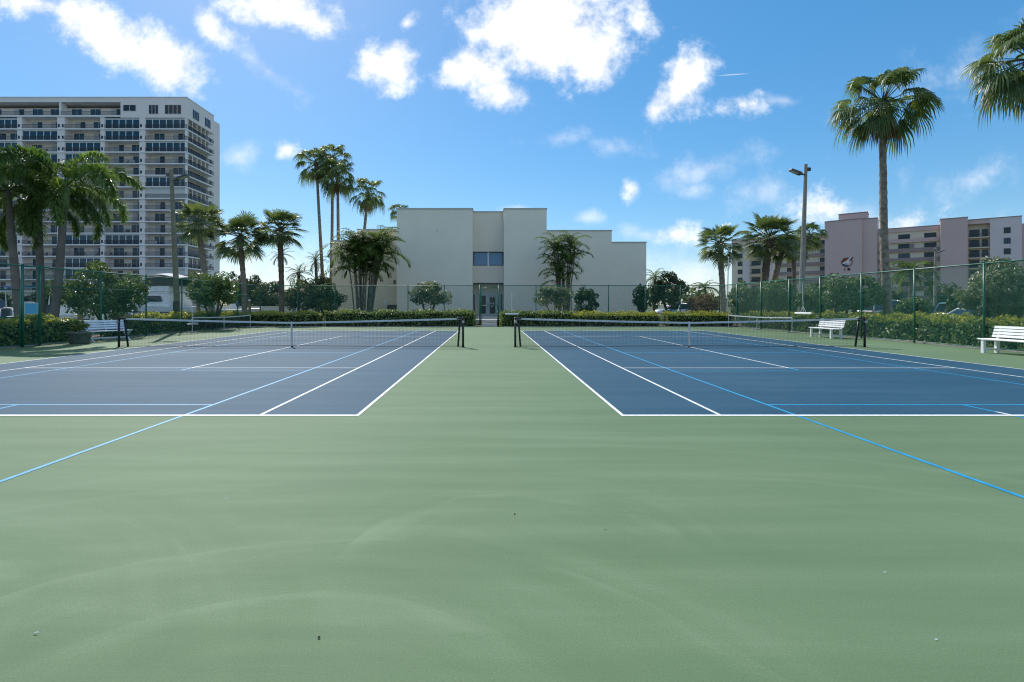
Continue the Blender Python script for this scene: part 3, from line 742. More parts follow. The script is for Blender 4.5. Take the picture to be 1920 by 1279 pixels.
pb('wall', uE + .003, uE + 4.6, 1.8, 14, 0, 25.2, 'pink_cream'); pb('end_wall', uE + 4.603, uF, 0, 14, 0, 25.3, 'pink_pale')
pb('coping', uE + .11, uF + .1, -.1, 14, 25.303, 25.5, 'pink_dark'); pb('parapet', uE + .01, uE + 4.6, .02, 1.79, 24.1, 25.3, 'pink_wall')
pb('side_wing', uF + .003, uF + 18, 2.5, 14, 0, 23.6, 'pink_wall')
def pwin(x0, x1, z0, z1, n, y, glass='dark_glass'):
    f = pb('window', x0, x1, y - .05, y - .002, z0, z1, 'frame_dark'); wd = (x1 - x0) / n
    for i in range(n): pb('pane', x0 + wd * i + .07, x0 + wd * (i + 1) - .07, y - .09, y - .052, z0 + .07, z1 - .07, glass, f)
r2 = random.Random(3)
for k, z in enumerate(floors):
    # walkway fronts of the middle section
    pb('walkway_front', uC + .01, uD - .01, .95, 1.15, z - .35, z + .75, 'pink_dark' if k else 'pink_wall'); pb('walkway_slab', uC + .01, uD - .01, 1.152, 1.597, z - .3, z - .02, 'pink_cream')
    g_ = 'dark_glass' if r2.random() < .6 else 'window_glass'
    pwin(pu(1650), pu(1659), z + .1, z + 2.2, 2, 1.6); pwin(pu(1684), pu(1706), z + .85, z + 2.2, 2, 1.6, g_); pwin(pu(1733), pu(1756), z + .85, z + 2.2, 3, 1.6)
    if k % 2: pb('door', pu(1705), pu(1714), 1.5, 1.597, z, z + 2.1, 'pink_dark')
    # right-hand balconies and end wall windows
    pb('balcony_slab', uE + .006, uE + 4.6, .3, 1.797, z - .28, z, 'pink_cream'); place('railing', railing_mesh(4.55), pk, (uE + .02, .36, z + .002))
    pwin(uE + .5, uE + 2.6, z + .05, z + 2.2, 2, 1.8); pwin(uE + 3.1, uE + 4.3, z + .05, z + 2.2, 1, 1.8, g_)
    pwin(pu(1882), pu(1895), z + .5, z + 2.1, 2, 0.0, 'window_glass' if k % 2 else 'dark_glass')
    # left section: window columns and balconies
    for a, b, n in ((1381, 1390, 1), (1407, 1424, 2), (1474, 1490, 2), (1536, 1545, 2)): pwin(pu(a), pu(b), z + .55, z + 2.15, n, 1.6, 'window_glass' if r2.random() < .4 else 'dark_glass')
    pb('balcony_slab', pu(1405), pu(1426), .6, 1.597, z - .25, z, 'pink_cream'); place('railing', railing_mesh(pu(1426) - pu(1405)), pk, (pu(1405), .65, z + .002))
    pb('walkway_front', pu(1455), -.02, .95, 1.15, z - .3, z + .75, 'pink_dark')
    pb('pier', pu(1428), pu(1452), 1.2, 1.597, z - 1.2, z + 1.655, 'pink_pale'); pb('pier', pu(1391), pu(1404), 1.2, 1.597, z - 1.2, z + 1.655, 'pink_pale')
# round emblem on the stair tower
EC = Vector((5.95, -1.6, sz(492.6, 164.5)))
em = place('emblem', None, pk, EC, None, .72)
def disc(nm, r, y0, y1, mat, cx=0, cz=0, a0=0, a1=360, sq=1.0):
    n = 28; pts = [(cx + r * math.cos(R(a0 + (a1 - a0) * i / n)), cz + sq * r * math.sin(R(a0 + (a1 - a0) * i / n))) for i in range(n + (0 if a1 - a0 >= 360 else 1))]
    MB().prism(pts, y0, y1).build(nm, mat, em)
disc('ring', 2.05, -.10, 0, 'emblem_dark'); disc('field', 1.75, -.14, -.102, 'pink_wall')
disc('sunset', 1.6, -.18, -.142, 'rust', -.1, .1, 40, 190); disc('sea', 1.62, -.18, -.142, 'emblem_blue', -.05, -.05, 195, 300)
MB().prism([(-1.2, -.75), (.2, .05), (1.75, 2.1), (1.35, 2.0), (.0, .75), (-1.45, -.35)], -.23, -.185).build('sail', 'emblem_white', em)
MB().prism([(.05, -.15), (.75, .45), (.85, -.25), (.35, -.9)], -.23, -.185).build('jib', 'emblem_white', em)
MB().prism([(.95, .75), (2.05, 2.25), (2.35, 2.0), (1.25, .55)], -.23, -.185).build('mast', 'emblem_dark', em)
for i, pts in enumerate(([(-.9, -3.6), (-.6, -3.6), (-.6, -2.6), (-.9, -2.6)], [(.2, -2.5), (.5, -2.5), (.5, -3.4), (1.2, -3.6), (1.2, -2.8), (.7, -2.9), (.2, -3.5)], )):
    MB().prism(pts, -.12, -.0).build('letter', 'emblem_dark', em)

# pale low buildings far behind the left courts
wb = thing('low_house', 'low white house with reddish tiled roof behind the palms, left of the clubhouse', 'house', (sx(590, 95), 95, 0))
MB().box(-7, 9, 0, 8, 0, 3.4).build('wall', 'stucco', wb)
MB().loft([[(-7.6, -.6, 3.4), (9.6, -.6, 3.4), (9.6, 8.6, 3.4), (-7.6, 8.6, 3.4)], [(-3, 3.9, 5.4), (5, 3.9, 5.4), (5, 4.1, 5.4), (-3, 4.1, 5.4)]]).build('roof', 'roof_tile', wb)
for x in (-5, -1.5, 2.5, 6): MB().box(x, x + 1.6, -.03, -.002, 1.0, 2.4).build('window', 'dark_glass', wb)
lw = thing('low_wall', 'low white wall beyond the back hedge between the two sabal trunks', 'wall', (sx(500, 62), 62, 0))
MB().bbox(-6.5, 2.6, 0, .25, 0, 1.25, .03).build('panel', 'stucco', lw); MB().bbox(-6.6, 2.7, -.06, .31, 1.252, 1.36, .02).build('coping', 'stucco', lw)

# ------------------------------------------------------------------ palms
def fan_frond(elev, pet, blade, droop, seed, mat, nseg=26, spread=118, pleat=0.03, cut=0.5):
    """fan leaf: petiole rising at elev, pleated blade split into drooping segments"""
    r = random.Random(seed); m = MB()
    e = R(elev); ax = Vector((math.cos(e), 0, math.sin(e))); side = Vector((0, 1, 0)); up = side.cross(ax) * -1
    pts = []
    for i in range(4):
        s = pet * i / 3; p = ax * s; p.z -= 0.06 * pet * (i / 3) ** 2; pts.append(p)
    hub = pts[-1]
    m.tube(pts, [0.028, 0.022, 0.018, 0.014], 4, False)
    tip_ax = (ax + Vector((0, 0, -0.25 * droop))).normalized(); upb = side.cross(tip_ax) * -1
    tw = r.uniform(-.35, .35); sd_ = side * math.cos(tw) + upb * math.sin(tw); upb = upb * math.cos(tw) - side * math.sin(tw)
    for k in range(nseg):
        a0 = -spread + 2 * spread * k / nseg; a1 = -spread + 2 * spread * (k + 1) / nseg; am = (a0 + a1) / 2
        L = blade * (0.80 + 0.20 * math.cos(R(am))) * r.uniform(.88, 1.08)
        dr = droop * r.uniform(.7, 1.35)
        def pt(a, rr, lift=0.0):
            d = tip_ax * math.cos(R(a)) + sd_ * math.sin(R(a))
            p = hub + d * (L * rr) + upb * (lift + 0.10 * L * abs(math.sin(R(a))) * rr)
            f = max(0.0, rr - 0.35); p = p + Vector((0, 0, -1)) * (dr * L * f * f * 1.9)
            if f > 0: p -= d * (L * dr * f * f * .55)
            return p
        wo = (a1 - a0) / 2
        v = [pt(am, .04), pt(a0, cut, 0), pt(am, cut, pleat * blade), pt(a1, cut, 0), pt(am - wo * .55, .78), pt(am + wo * .55, .78), pt(am, 1.0)]
        m.add(v, [(0, 1, 2), (0, 2, 3), (1, 4, 2), (2, 4, 5), (2, 5, 3), (4, 6, 5)])
    return m.mesh('frond', mat)
def feather_frond(elev, length, leaf, curl, seed, mat, n=34, bushy=False, droop=.5, w=.03):
    r = random.Random(seed); m = MB(); pts = []; dirs = []
    p = Vector((0, 0, 0)); N = 14
    for i in range(N + 1):
        t = i / N; e = R(elev - curl * t ** 1.35)
        d = Vector((math.cos(e), 0, math.sin(e))); pts.append(p.copy()); dirs.append(d); p = p + d * (length / N)
    m.tube(pts, [0.03 * (1 - .8 * i / N) + .004 for i in range(N + 1)], 4, False)
    side = Vector((0, 1, 0))
    for i in range(n):
        t = .16 + .84 * i / (n - 1); k = min(N - 1, int(t * N)); f = t * N - k
        b = pts[k].lerp(pts[k + 1], f); d = dirs[k]; up = side.cross(d) * -1
        L = leaf * (.45 + .75 * math.sin(math.pi * min(1, .12 + t * .88)) ** .8) * r.uniform(.85, 1.1)
        angs = (0, 180) if not bushy else [r.uniform(0, 360) for _ in range(7)]
        for a in angs:
            aj = a + (r.uniform(-14, 14) if not bushy else 0)
            rad = side * math.cos(R(aj)) + up * (math.sin(R(aj)) + (.28 if not bushy else .1))
            ld = (rad * .8 + d * r.uniform(.45, .75)).normalized()
            mid = b + ld * (L * .55) - Vector((0, 0, droop * L * .14)); tip = b + ld * (L * .92) - Vector((0, 0, droop * L * .55))
            q = ld.cross(Vector((0, 0, 1))); q = q.normalized() * w if q.length > .1 else side * w
            m.add([b - q * .5, b + q * .5, mid + q, mid - q, tip], [(0, 1, 2, 3), (3, 2, 4)])
    return m.mesh('frond', mat)
BINS = [82, 66, 50, 34, 18, 2, -16, -36, -58]
FR = {}
def frondset(kind):
    if kind in FR: return FR[kind]
    s = {}
    for e in BINS:
        for q in range(2):
            sd_ = hash((e, q)) % 1000 + q * 37 + BINS.index(e) * 11
            sd_ = BINS.index(e) * 31 + q * 7
            if kind == 'wash': me = fan_frond(e, 1.15, .98, .55 + .45 * (1 - (e + 60) / 150), sd_, 'fan_frond', 32, 112, .035, .45)
            elif kind == 'sabal': me = fan_frond(e, 1.0, .88, .20 + .16 * (1 - (e + 60) / 150), sd_ + 3, 'sabal_frond', 26, 116, .03, .40)
            elif kind == 'foxtail': me = feather_frond(e, 3.2, .52, 118, sd_, 'foxtail_frond', 58, True, .4, .024)
            elif kind == 'areca': me = feather_frond(e, 2.3, .62, 100, sd_, 'areca_frond', 30, False, .75, .026)
            elif kind == 'date': me = feather_frond(e, 1.9, .42, 62, sd_, 'sabal_frond', 30, False, .4, .02)
            s[(e, q)] = me
    FR[kind] = s
    return s
DEAD = [fan_frond(e, .7, .85, .9, 500 + i, 'dead_frond', 14, 60, .03, .4) for i, e in enumerate((-62, -72, -80))]
def crown(root, kind, c, n, scale, emin, emax, seed, name='frond', flat=1.0, heads=None):
    r = random.Random(seed); s = frondset(kind)
    for i in range(n):
        t = (i + .5) / n; e = emax + (emin - emax) * t + r.uniform(-9, 9)
        b = min(BINS, key=lambda q: abs(q - e)); az = i * 137.5 + r.uniform(-22, 22); k = scale * r.uniform(.84, 1.08) * (.8 if e > 60 else 1)
        place(name, s[(b, r.randint(0, 1))], root, c, (R(r.uniform(-7, 7)), R(r.uniform(-5, 5)), R(az)), (k, k, k * flat))
def trunk_mesh(pts, rads, n=12, ring=.0, seed=0):
    """tapering ringed trunk through control points"""
    r = random.Random(seed); out = []; ro = []
    P = [Vector(p) for p in pts]; seg = len(P) - 1
    total = sum((P[i + 1] - P[i]).length for i in range(seg)); steps = max(10, int(total / .22))
    for i in range(steps + 1):
        t = i / steps * seg; k = min(seg - 1, int(t)); f = t - k
        p0, p1, p2, p3 = P[max(0, k - 1)], P[k], P[k + 1], P[min(seg, k + 2)]
        q = .5 * ((2 * p1) + (p2 - p0) * f + (2 * p0 - 5 * p1 + 4 * p2 - p3) * f * f + (3 * p1 - p0 - 3 * p2 + p3) * f ** 3)
        rr = rads[k] + (rads[k + 1] - rads[k]) * f
        out.append(q); ro.append(rr * (1 + ring * (1 if i % 2 else -1) + r.uniform(-ring, ring)))
    m = MB(); m.tube(out, ro, n); return m
def palm(label, kind, d, base_px, top_px, crown_y, rad, nf, mat='trunk_grey', trunk=(.2, .13), bend=0.0, em=(-50, 80), dead=0, group=None, seed=1, name='palm_tree', scale=None, ring=.04, base_z=0):
    bx_, X1 = sx(base_px, d), sx(top_px, d); H = sz(crown_y, d)
    t = thing(name, label, 'palm tree', (bx_, d, base_z), 0, group)
    dxx = X1 - bx_; top = (dxx, 0, H - base_z)
    tm = trunk_mesh([(0, 0, -.1), (dxx * .35 + bend, 0, H * .35), (dxx * .72 + bend * .6, 0, H * .72), top], [trunk[0] * 1.15, trunk[0], (trunk[0] + trunk[1]) / 2, trunk[1]], 12, ring, seed)
    tm.build('trunk', mat, t, True)
    if kind in ('wash', 'sabal'):
        bt = MB(); r = random.Random(seed)
        for i in range(26):      # old leaf bases below the crown
            a = i * 137.5; z = -.05 - i * .035; rr = trunk[1] * 1.02
            p = Vector((top[0] + rr * math.cos(R(a)), rr * math.sin(R(a)), top[2] + z)); o = Vector((math.cos(R(a)), math.sin(R(a)), 1.2)) * .16
            bt.tube([p, p + o], [.05, .025], 4)
        bt.build('leaf_bases', 'trunk_brown', t)
    base_r = {'wash': 2.0, 'sabal': 1.8, 'foxtail': 2.5, 'areca': 2.0, 'date': 1.8}[kind]
    crown(t, kind, top, nf, rad / base_r, em[0], em[1], seed * 13 + 5)
    r = random.Random(seed)
    for i in range(dead):
        k = rad / base_r * r.uniform(.7, 1.0)
        place('dead_frond', DEAD[i % 3], t, (top[0], 0, top[2] - .25 * r.random()), (0, 0, R(i * 137.5)), k)
    return t
# tall fan palms
palm('tall fan palm with long curved trunk rising in front of the right-hand fence hedge', 'wash', 27, 1668, 1655, 192, 2.5, 36, 'trunk_grey', (.19, .13), -.14, (-52, 78), 9, None, 3)
palm('fan palm crown cut off by the upper right corner of the picture', 'wash', 24, 1955, 1935, 112, 2.7, 40, 'trunk_grey', (.25, .17), 0, (-48, 78), 4, None, 8)
G1 = 'tall slender fan palms left of the clubhouse'
palm('leftmost of the tall slender fan palms left of the clubhouse', 'wash', 62, 609, 593, 306, 2.85, 30, 'trunk_grey', (.2, .14), 0, (-55, 80), 7, G1, 4)
palm('highest of the tall slender fan palms, second trunk from the left in that cluster', 'wash', 64, 618, 624, 296, 2.6, 28, 'trunk_grey', (.2, .14), .1, (-50, 80), 4, G1, 5)
palm('bushy tall fan palm with brown skirt, third of the cluster by the clubhouse', 'wash', 61, 636, 633, 328, 2.85, 30, 'trunk_grey', (.2, .15), 0, (-55, 80), 9, G1, 6)
palm('shorter leaning fan palm with hanging brown skirt, rightmost of the tall cluster', 'wash', 58, 668, 690, 360, 2.45, 28, 'trunk_grey', (.19, .14), 0, (-58, 78), 12, G1, 7)
palm('small palm crown peeping over the left corner of the clubhouse roof', 'wash', 72, 752, 748, 396, 1.7, 26, 'trunk_grey', (.2, .15), 0, (-50, 80), 0, None, 9)
palm('fan palm behind the right lamp pole, before the pink apartment block', 'wash', 60, 1492, 1517, 440, 2.0, 30, 'trunk_grey', (.2, .14), 0, (-50, 80), 4, None, 10)
# cabbage palms
palm('round-headed cabbage palm with curved trunk beside the left lamp pole', 'sabal', 42, 404, 371, 418, 2.3, 42, 'trunk_grey', (.22, .19), -.15, (-48, 82), 0, None, 11)
palm('cabbage palm with rounded crown, middle of the three before the low white wall', 'sabal', 44, 459, 450, 445, 2.55, 44, 'trunk_grey', (.22, .19), .1, (-50, 82), 0, None, 12)
palm('upright cabbage palm with open crown, rightmost of the three on the left', 'sabal', 45, 528, 525, 430, 2.45, 44, 'trunk_brown', (.22, .24), .05, (-52, 82), 0, None, 13)
palm('small date palm behind the rightmost cabbage palm on the left', 'date', 62, 527, 527, 478, 1.5, 26, 'trunk_brown', (.2, .2), 0, (-40, 75), 0, None, 14)
palm('cabbage palm with lopsided crown at the far right corner of the courts', 'sabal', 42, 1357, 1349, 456, 2.2, 38, 'trunk_grey', (.22, .2), .05, (-55, 82), 0, None, 15)
palm('big round-headed cabbage palm with leaning dark trunk before the pink block', 'sabal', 44, 1424, 1443, 446, 2.75, 48, 'trunk_brown', (.3, .28), 0, (-48, 82), 0, None, 16)
palm('cabbage palm with pale leaning trunk close behind the big round-headed one', 'sabal', 46, 1432, 1466, 466, 1.8, 34, 'trunk_grey', (.28, .26), 0, (-50, 80), 0, None, 17)
palm('slim cabbage palm partly hidden behind the right lamp pole', 'sabal', 58, 1490, 1488, 468, 1.9, 34, 'trunk_brown', (.22, .2), 0, (-50, 80), 0, None, 18)
G2 = 'small palms in the background'
palm('small bushy palm behind the hedge just left of the clubhouse trees', 'date', 60, 596, 592, 488, 1.7, 26, 'trunk_brown', (.18, .17), 0, (-45, 78), 0, G2, 19)
palm('small dark palm left of the slender palm trunks', 'date', 62, 560, 560, 512, 1.9, 26, 'trunk_brown', (.18, .17), 0, (-45, 78), 0, G2, 20)
palm('small arching palm left of the far right fence corner', 'areca', 54, 1330, 1322, 540, 1.7, 18, 'trunk_grey', (.12, .1), 0, (-30, 75), 0, G2, 21)
palm('small palm beyond the right end of the clubhouse', 'areca', 66, 1226, 1228, 520, 1.9, 18, 'trunk_brown', (.18, .15), 0, (-30, 78), 0, G2, 22)
palm('young palm behind the right fence in front of the plain pink bay', 'areca', 46, 1706, 1708, 508, 2.0, 22, 'trunk_grey', (.14, .12), 0, (-35, 76), 0, G2, 23)
# foxtail palms by the left fence
G3 = 'foxtail palms outside the left fence'
for lab, dd, b, tp, cy, rd, sd_, dxx in (('foxtail palm nearest the left picture edge, with straight thick trunk', 23.0, 40, 14, 358, 2.65, 31, 0), ('middle foxtail palm with upright trunk between two others on the left', 24.2, 77, 70, 372, 2.45, 32, .05), ('foxtail palm with leaning trunk, rightmost of the three on the left', 23.4, 95, 122, 350, 2.75, 33, .1)):
    t = palm(lab, 'foxtail', dd, b, tp, cy, rd, 13, 'trunk_foxtail', (.165, .12), dxx, (-20, 82), 0, G3, sd_, 'foxtail_palm', ring=.025)
    top = Vector((sx(tp, dd) - sx(b, dd), 0, sz(cy, dd)))
    cs = MB(); cs.tube([top - Vector((0, 0, 1.0)), top - Vector((0, 0, .5)), top + Vector((0, 0, .15))], [.15, .17, .1], 12); cs.build('crownshaft', 'crownshaft', t, True)
# clumping palms beside the clubhouse
def clump(label, d, base_px, n, spread, hmin, hmax, seed, ks=(.95, 1.3), lean=.16):
    r = random.Random(seed); t = thing('clumping_palm', label, 'palm tree', (sx(base_px, d), d, 0), 0, None)
    for i in range(n):
        a = r.uniform(0, 6.283); rr = spread * math.sqrt(r.random()); x, y = rr * math.cos(a), rr * math.sin(a) * .6
        H = r.uniform(hmin, hmax); lx = x * lean * H * 1.4 + r.uniform(-.25, .25); ly = y * lean * H
        m = trunk_mesh([(x, y, 0), (x + lx * .4, y + ly * .4, H * .5), (x + lx, y + ly, H)], [.075, .06, .05], 8, .03, seed + i)
        st_ = m.build('stem', 'trunk_grey', t, True)
        s = frondset('areca')
        for j in range(7):
            e = [84, 74, 62, 50, 38, 22, 66][j] + r.uniform(-10, 10); b = min(BINS, key=lambda q: abs(q - e))
            place('frond', s[(b, r.randint(0, 1))], st_, (x + lx, y + ly, H), (0, 0, R(j * 137.5 + r.uniform(-30, 30) + i * 50)), r.uniform(*ks))
    return t
clump('large clump of many-stemmed areca palms left of the clubhouse front', 46, 680, 24, .8, 4.0, 7.0, 41, (1.0, 1.35))
clump('smaller clump of many-stemmed areca palms right of the clubhouse front', 48, 1058, 16, .5, 3.6, 6.9, 42, (.75, 1.02), .11)
cd = thing('cordyline_plant', 'reddish spiky cordyline at the foot of the right clumping palms', 'plant', (sx(1086, 46.5), 46.5, 0))
MB().tube([(0, 0, 0), (.15, 0, 1.4), (.35, 0, 2.6)], [.07, .05, .04], 8).build('stem', 'bark', cd)
sp = MB(); r = random.Random(9)
for i in range(70):
    a = i * 137.5; e = R(80 - i * 1.4); L = r.uniform(.7, 1.1); c0 = Vector((.35, 0, 2.6 - i * .012))
    dv_ = Vector((math.cos(R(a)) * math.cos(e), math.sin(R(a)) * math.cos(e), math.sin(e))); q = dv_.cross(Vector((0, 0, 1))).normalized() * .045
    sp.add([c0 - q * .6, c0 + q * .6, c0 + dv_ * L * .55 + q, c0 + dv_ * L * .55 - q, c0 + dv_ * L - Vector((0, 0, .12))], [(0, 1, 2, 3), (3, 2, 4)])
sp.build('leaf_rosette', 'red_leaf', cd)

# ------------------------------------------------------------------ broadleaf trees and shrubs
def blob_points(n, c, rad, clumps, seed, shell=.55, flatbase=-.75):
    """points gathered in leafy clumps over an uneven ellipsoid"""
    g = np.random.default_rng(seed); C = []
    while len(C) < clumps:
        v = g.normal(size=3); v /= np.linalg.norm(v)
        if v[2] < flatbase: continue
        C.append(v * g.uniform(shell, 1.14))
    C = np.array(C); rr = g.uniform(.15, .42, clumps)
    idx = g.integers(0, clumps, n); v = g.normal(size=(n, 3)); v /= np.linalg.norm(v, axis=1)[:, None]
    P = C[idx] + v * (rr[idx] * g.uniform(.45, 1.0, n) ** .5)[:, None]
    return P * np.array(rad) + np.array(c), v
def tree(label, cat, name, d, px, y0, y1, x0, x1, leaf='tree_leaf', n=3800, size=.17, clumps=34, base_px=None, trunk=.10, stems=3, depth=None, seed=1, group=None, fork=.25, flatbase=-.75, aspect=.5):
    cx, cz = sx((x0 + x1) / 2, d), (sz(y0, d) + sz(y1, d)) / 2
    rx, rz_ = abs(sx(x1, d) - sx(x0, d)) / 2, (sz(y0, d) - sz(y1, d)) / 2
    bx_ = sx(base_px if base_px else px, d); t = thing(name, label, cat, (bx_, d, 0), 0, group)
    ry = depth if depth else rx * .85; c = (cx - bx_, 0, cz); r = random.Random(seed)
    tk = MB()
    for s_ in range(stems):
        a = s_ * 2.4 + r.random(); ex = Vector((c[0] + rx * .55 * math.cos(a), ry * .5 * math.sin(a), cz + rz_ * r.uniform(-.1, .45)))
        k = Vector((.06 * math.cos(a), .06 * math.sin(a), 0)); mid = k.lerp(ex, .45) + Vector((0, 0, cz * .1))
        tk.tube([k, mid, ex], [trunk, trunk * .7, trunk * .25], 7)
        for b in range(3):
            q = mid.lerp(ex, r.uniform(.1, .8)); e2 = q + Vector((r.uniform(-1, 1) * rx * .5, r.uniform(-1, 1) * ry * .5, r.uniform(.1, .6) * rz_))
            tk.tube([q, e2], [trunk * .4, trunk * .12], 5)
    tk.build('trunk', 'bark', t, True)
    P, nv = blob_points(int(n * 1.5), c, (rx * .80, ry * .80, rz_ * .80), int(clumps * 1.35), seed, flatbase=flatbase)
    V, F = leaves(P, size, nv, .35, aspect)
    place('crown', npmesh('crown', V, F, leaf), t)
    return t
tree('spreading broad-leaved shrub tree behind the white bench on the left', 'tree', 'shrub_tree', 25.5, 200, 494, 598, 106, 280, 'tree_leaf', 5200, .17, 44, 207, .06, 6, seed=51, flatbase=-.95)
tree('dense dark shrub tree behind the left fence, right of the lamp pole', 'tree', 'shrub_tree', 33, 400, 508, 592, 343, 452, 'tree_leaf', 4600, .18, 40, 402, .10, 3, seed=52)
tree('rounded dark shrub tree behind the back hedge left of the clump of palms', 'tree', 'shrub_tree', 40.6, 608, 530, 590, 572, 646, 'dark_leaf', 3600, .18, 34, 606, .10, 2, seed=53)
tree('grey-green V-shaped shrub standing before the blank left box of the clubhouse', 'shrub', 'shrub', 40.8, 805, 528, 584, 764, 846, 'grey_leaf', 2300, .20, 34, 803, .045, 7, seed=54, flatbase=-.6)
tree('loose grey-green shrub right of the glass entrance', 'shrub', 'shrub', 41.0, 1037, 535, 588, 1000, 1076, 'grey_leaf', 2600, .19, 34, 1040, .05, 5, seed=55, flatbase=-.5)
tree('dark rounded shrub right of the loose one near the entrance', 'shrub', 'shrub', 42.5, 1097, 541, 592, 1072, 1126, 'dark_leaf', 3000, .16, 34, 1097, .06, 3, seed=56, flatbase=-1)
tree('dark upright shrub at the right end of the clubhouse', 'shrub', 'shrub', 50, 1202, 532, 590, 1186, 1220, 'dark_leaf', 2400, .2, 26, 1202, .08, 2, seed=57, flatbase=-1)
tree('bushy tree beyond the right end of the clubhouse', 'tree', 'broadleaf_tree', 66, 1255, 510, 584, 1216, 1288, 'far_leaf', 3600, .3, 40, 1255, .2, 3, seed=58)
GH = 'tall screening shrubs along the right fence'
tree('tall clipped screening shrub beside the far right fence corner', 'shrub', 'screening_shrub', 37.2, 1400, 527, 598, 1362, 1432, 'tree_leaf', 4600, .17, 42, 1398, .08, 3, seed=59, flatbase=-1, group=GH)
tree('tall screening shrub between the far cabbage palms and the right lamp pole', 'shrub', 'screening_shrub', 34.0, 1460, 522, 600, 1420, 1502, 'tree_leaf', 5200, .17, 46, 1460, .08, 3, seed=60, flatbase=-1, group=GH)
tree('screening shrub just right of the right lamp pole', 'shrub', 'screening_shrub', 30.0, 1524, 532, 604, 1496, 1554, 'tree_leaf', 3600, .16, 34, 1524, .07, 3, seed=61, flatbase=-1, group=GH)
tree('large rounded shrub tree left of the tall fan palm trunk', 'shrub', 'screening_shrub', 27.5, 1592, 513, 594, 1532, 1652, 'tree_leaf', 6200, .16, 50, 1578, .09, 4, seed=62, flatbase=-.8, group=GH)
tree('big leafy shrub tree at the right edge behind the near white bench', 'shrub', 'screening_shrub', 20.8, 1880, 486, 612, 1806, 1965, 'grey_leaf', 8200, .15, 60, 1884, .08, 5, seed=63, flatbase=-.9, group=GH)
tree('low shrub beside the far fence between tall palm and pink bay', 'shrub', 'shrub', 36, 1700, 555, 600, 1672, 1740, 'tree_leaf', 3000, .18, 30, 1700, .05, 3, seed=64, flatbase=-1)
tree('dark low shrub behind the right hedge left of the big leafy one', 'shrub', 'shrub', 30, 1800, 545, 602, 1772, 1832, 'dark_leaf', 3000, .17, 30, 1800, .05, 3, seed=65, flatbase=-1)
tree('reddish-brown bare-looking bush left of the far right fence corner', 'shrub', 'shrub', 52, 1318, 550, 590, 1280, 1350, 'rusty_leaf', 3000, .16, 40, 1318, .06, 5, seed=66, flatbase=-1)
GT = 'background trees behind the left courts'
for i, (a, b, y0, dd, lab) in enumerate(((448, 492, 512, 78, 'background tree beside the tower corner, behind the left fence'), (478, 545, 524, 74, 'background tree behind the white wall, between cabbage palm trunks'), (535, 600, 522, 56, 'leafy background tree left of the slender palm trunks'), (430, 470, 505, 84, 'background tree touching the foot of the tower'), (575, 640, 516, 58, 'dark background tree behind the slender palm trunks'))):
    tree(lab, 'tree', 'broadleaf_tree', dd, (a + b) / 2, y0, 590, a - 6, b + 6, 'far_leaf', 3200, .32 if dd > 60 else .24, 40, None, .18, 3, seed=70 + i, flatbase=-1, group=GT)
GP = 'background trees beyond the parking lot'
for i, (a, b, y0, dd, lab) in enumerate(((1285, 1345, 545, 92, 'far tree over the parked white car'), (1660, 1700, 540, 70, 'far tree just right of the tall fan palm trunk'), (1735, 1800, 528, 75, 'far tree before the right end of the pink block'), (1495, 1560, 525, 80, 'far tree under the stair tower of the pink block'), (1120, 1190, 545, 120, 'far tree hidden low behind the right wing'), (60, 130, 530, 90, 'dark trees before the arches of the tower'), (-40, 20, 545, 70, 'bush at the left picture edge beyond the gate'))):
    tree(lab, 'tree', 'broadleaf_tree', dd, (a + b) / 2, y0, 594, a, b, 'far_leaf' if i != 5 else 'dark_leaf', 3000, .36, 40, None, .2, 3, seed=80 + i, flatbase=-1, group=GP if i < 5 else None)
# far wood along the horizon
g = np.random.default_rng(90); n = 26000
xs = g.uniform(-420, 420, n); ys = 205 + g.uniform(0, 26, n); hh = 5.0 + 2.2 * np.sin(xs * .11) + 1.7 * np.sin(xs * .37 + 1) + 1.2 * np.sin(xs * .83)
V, F = leaves(np.stack([xs, ys, np.abs(hh) * g.uniform(0, 1, n) ** .6 + 1.0], 1), 1.5, None, .4, .7)
tag(place('far_wood', npmesh('far_wood', V, F, 'far_leaf')), 'far-off line of dark green trees along the horizon', 'wood', None, 'stuff')

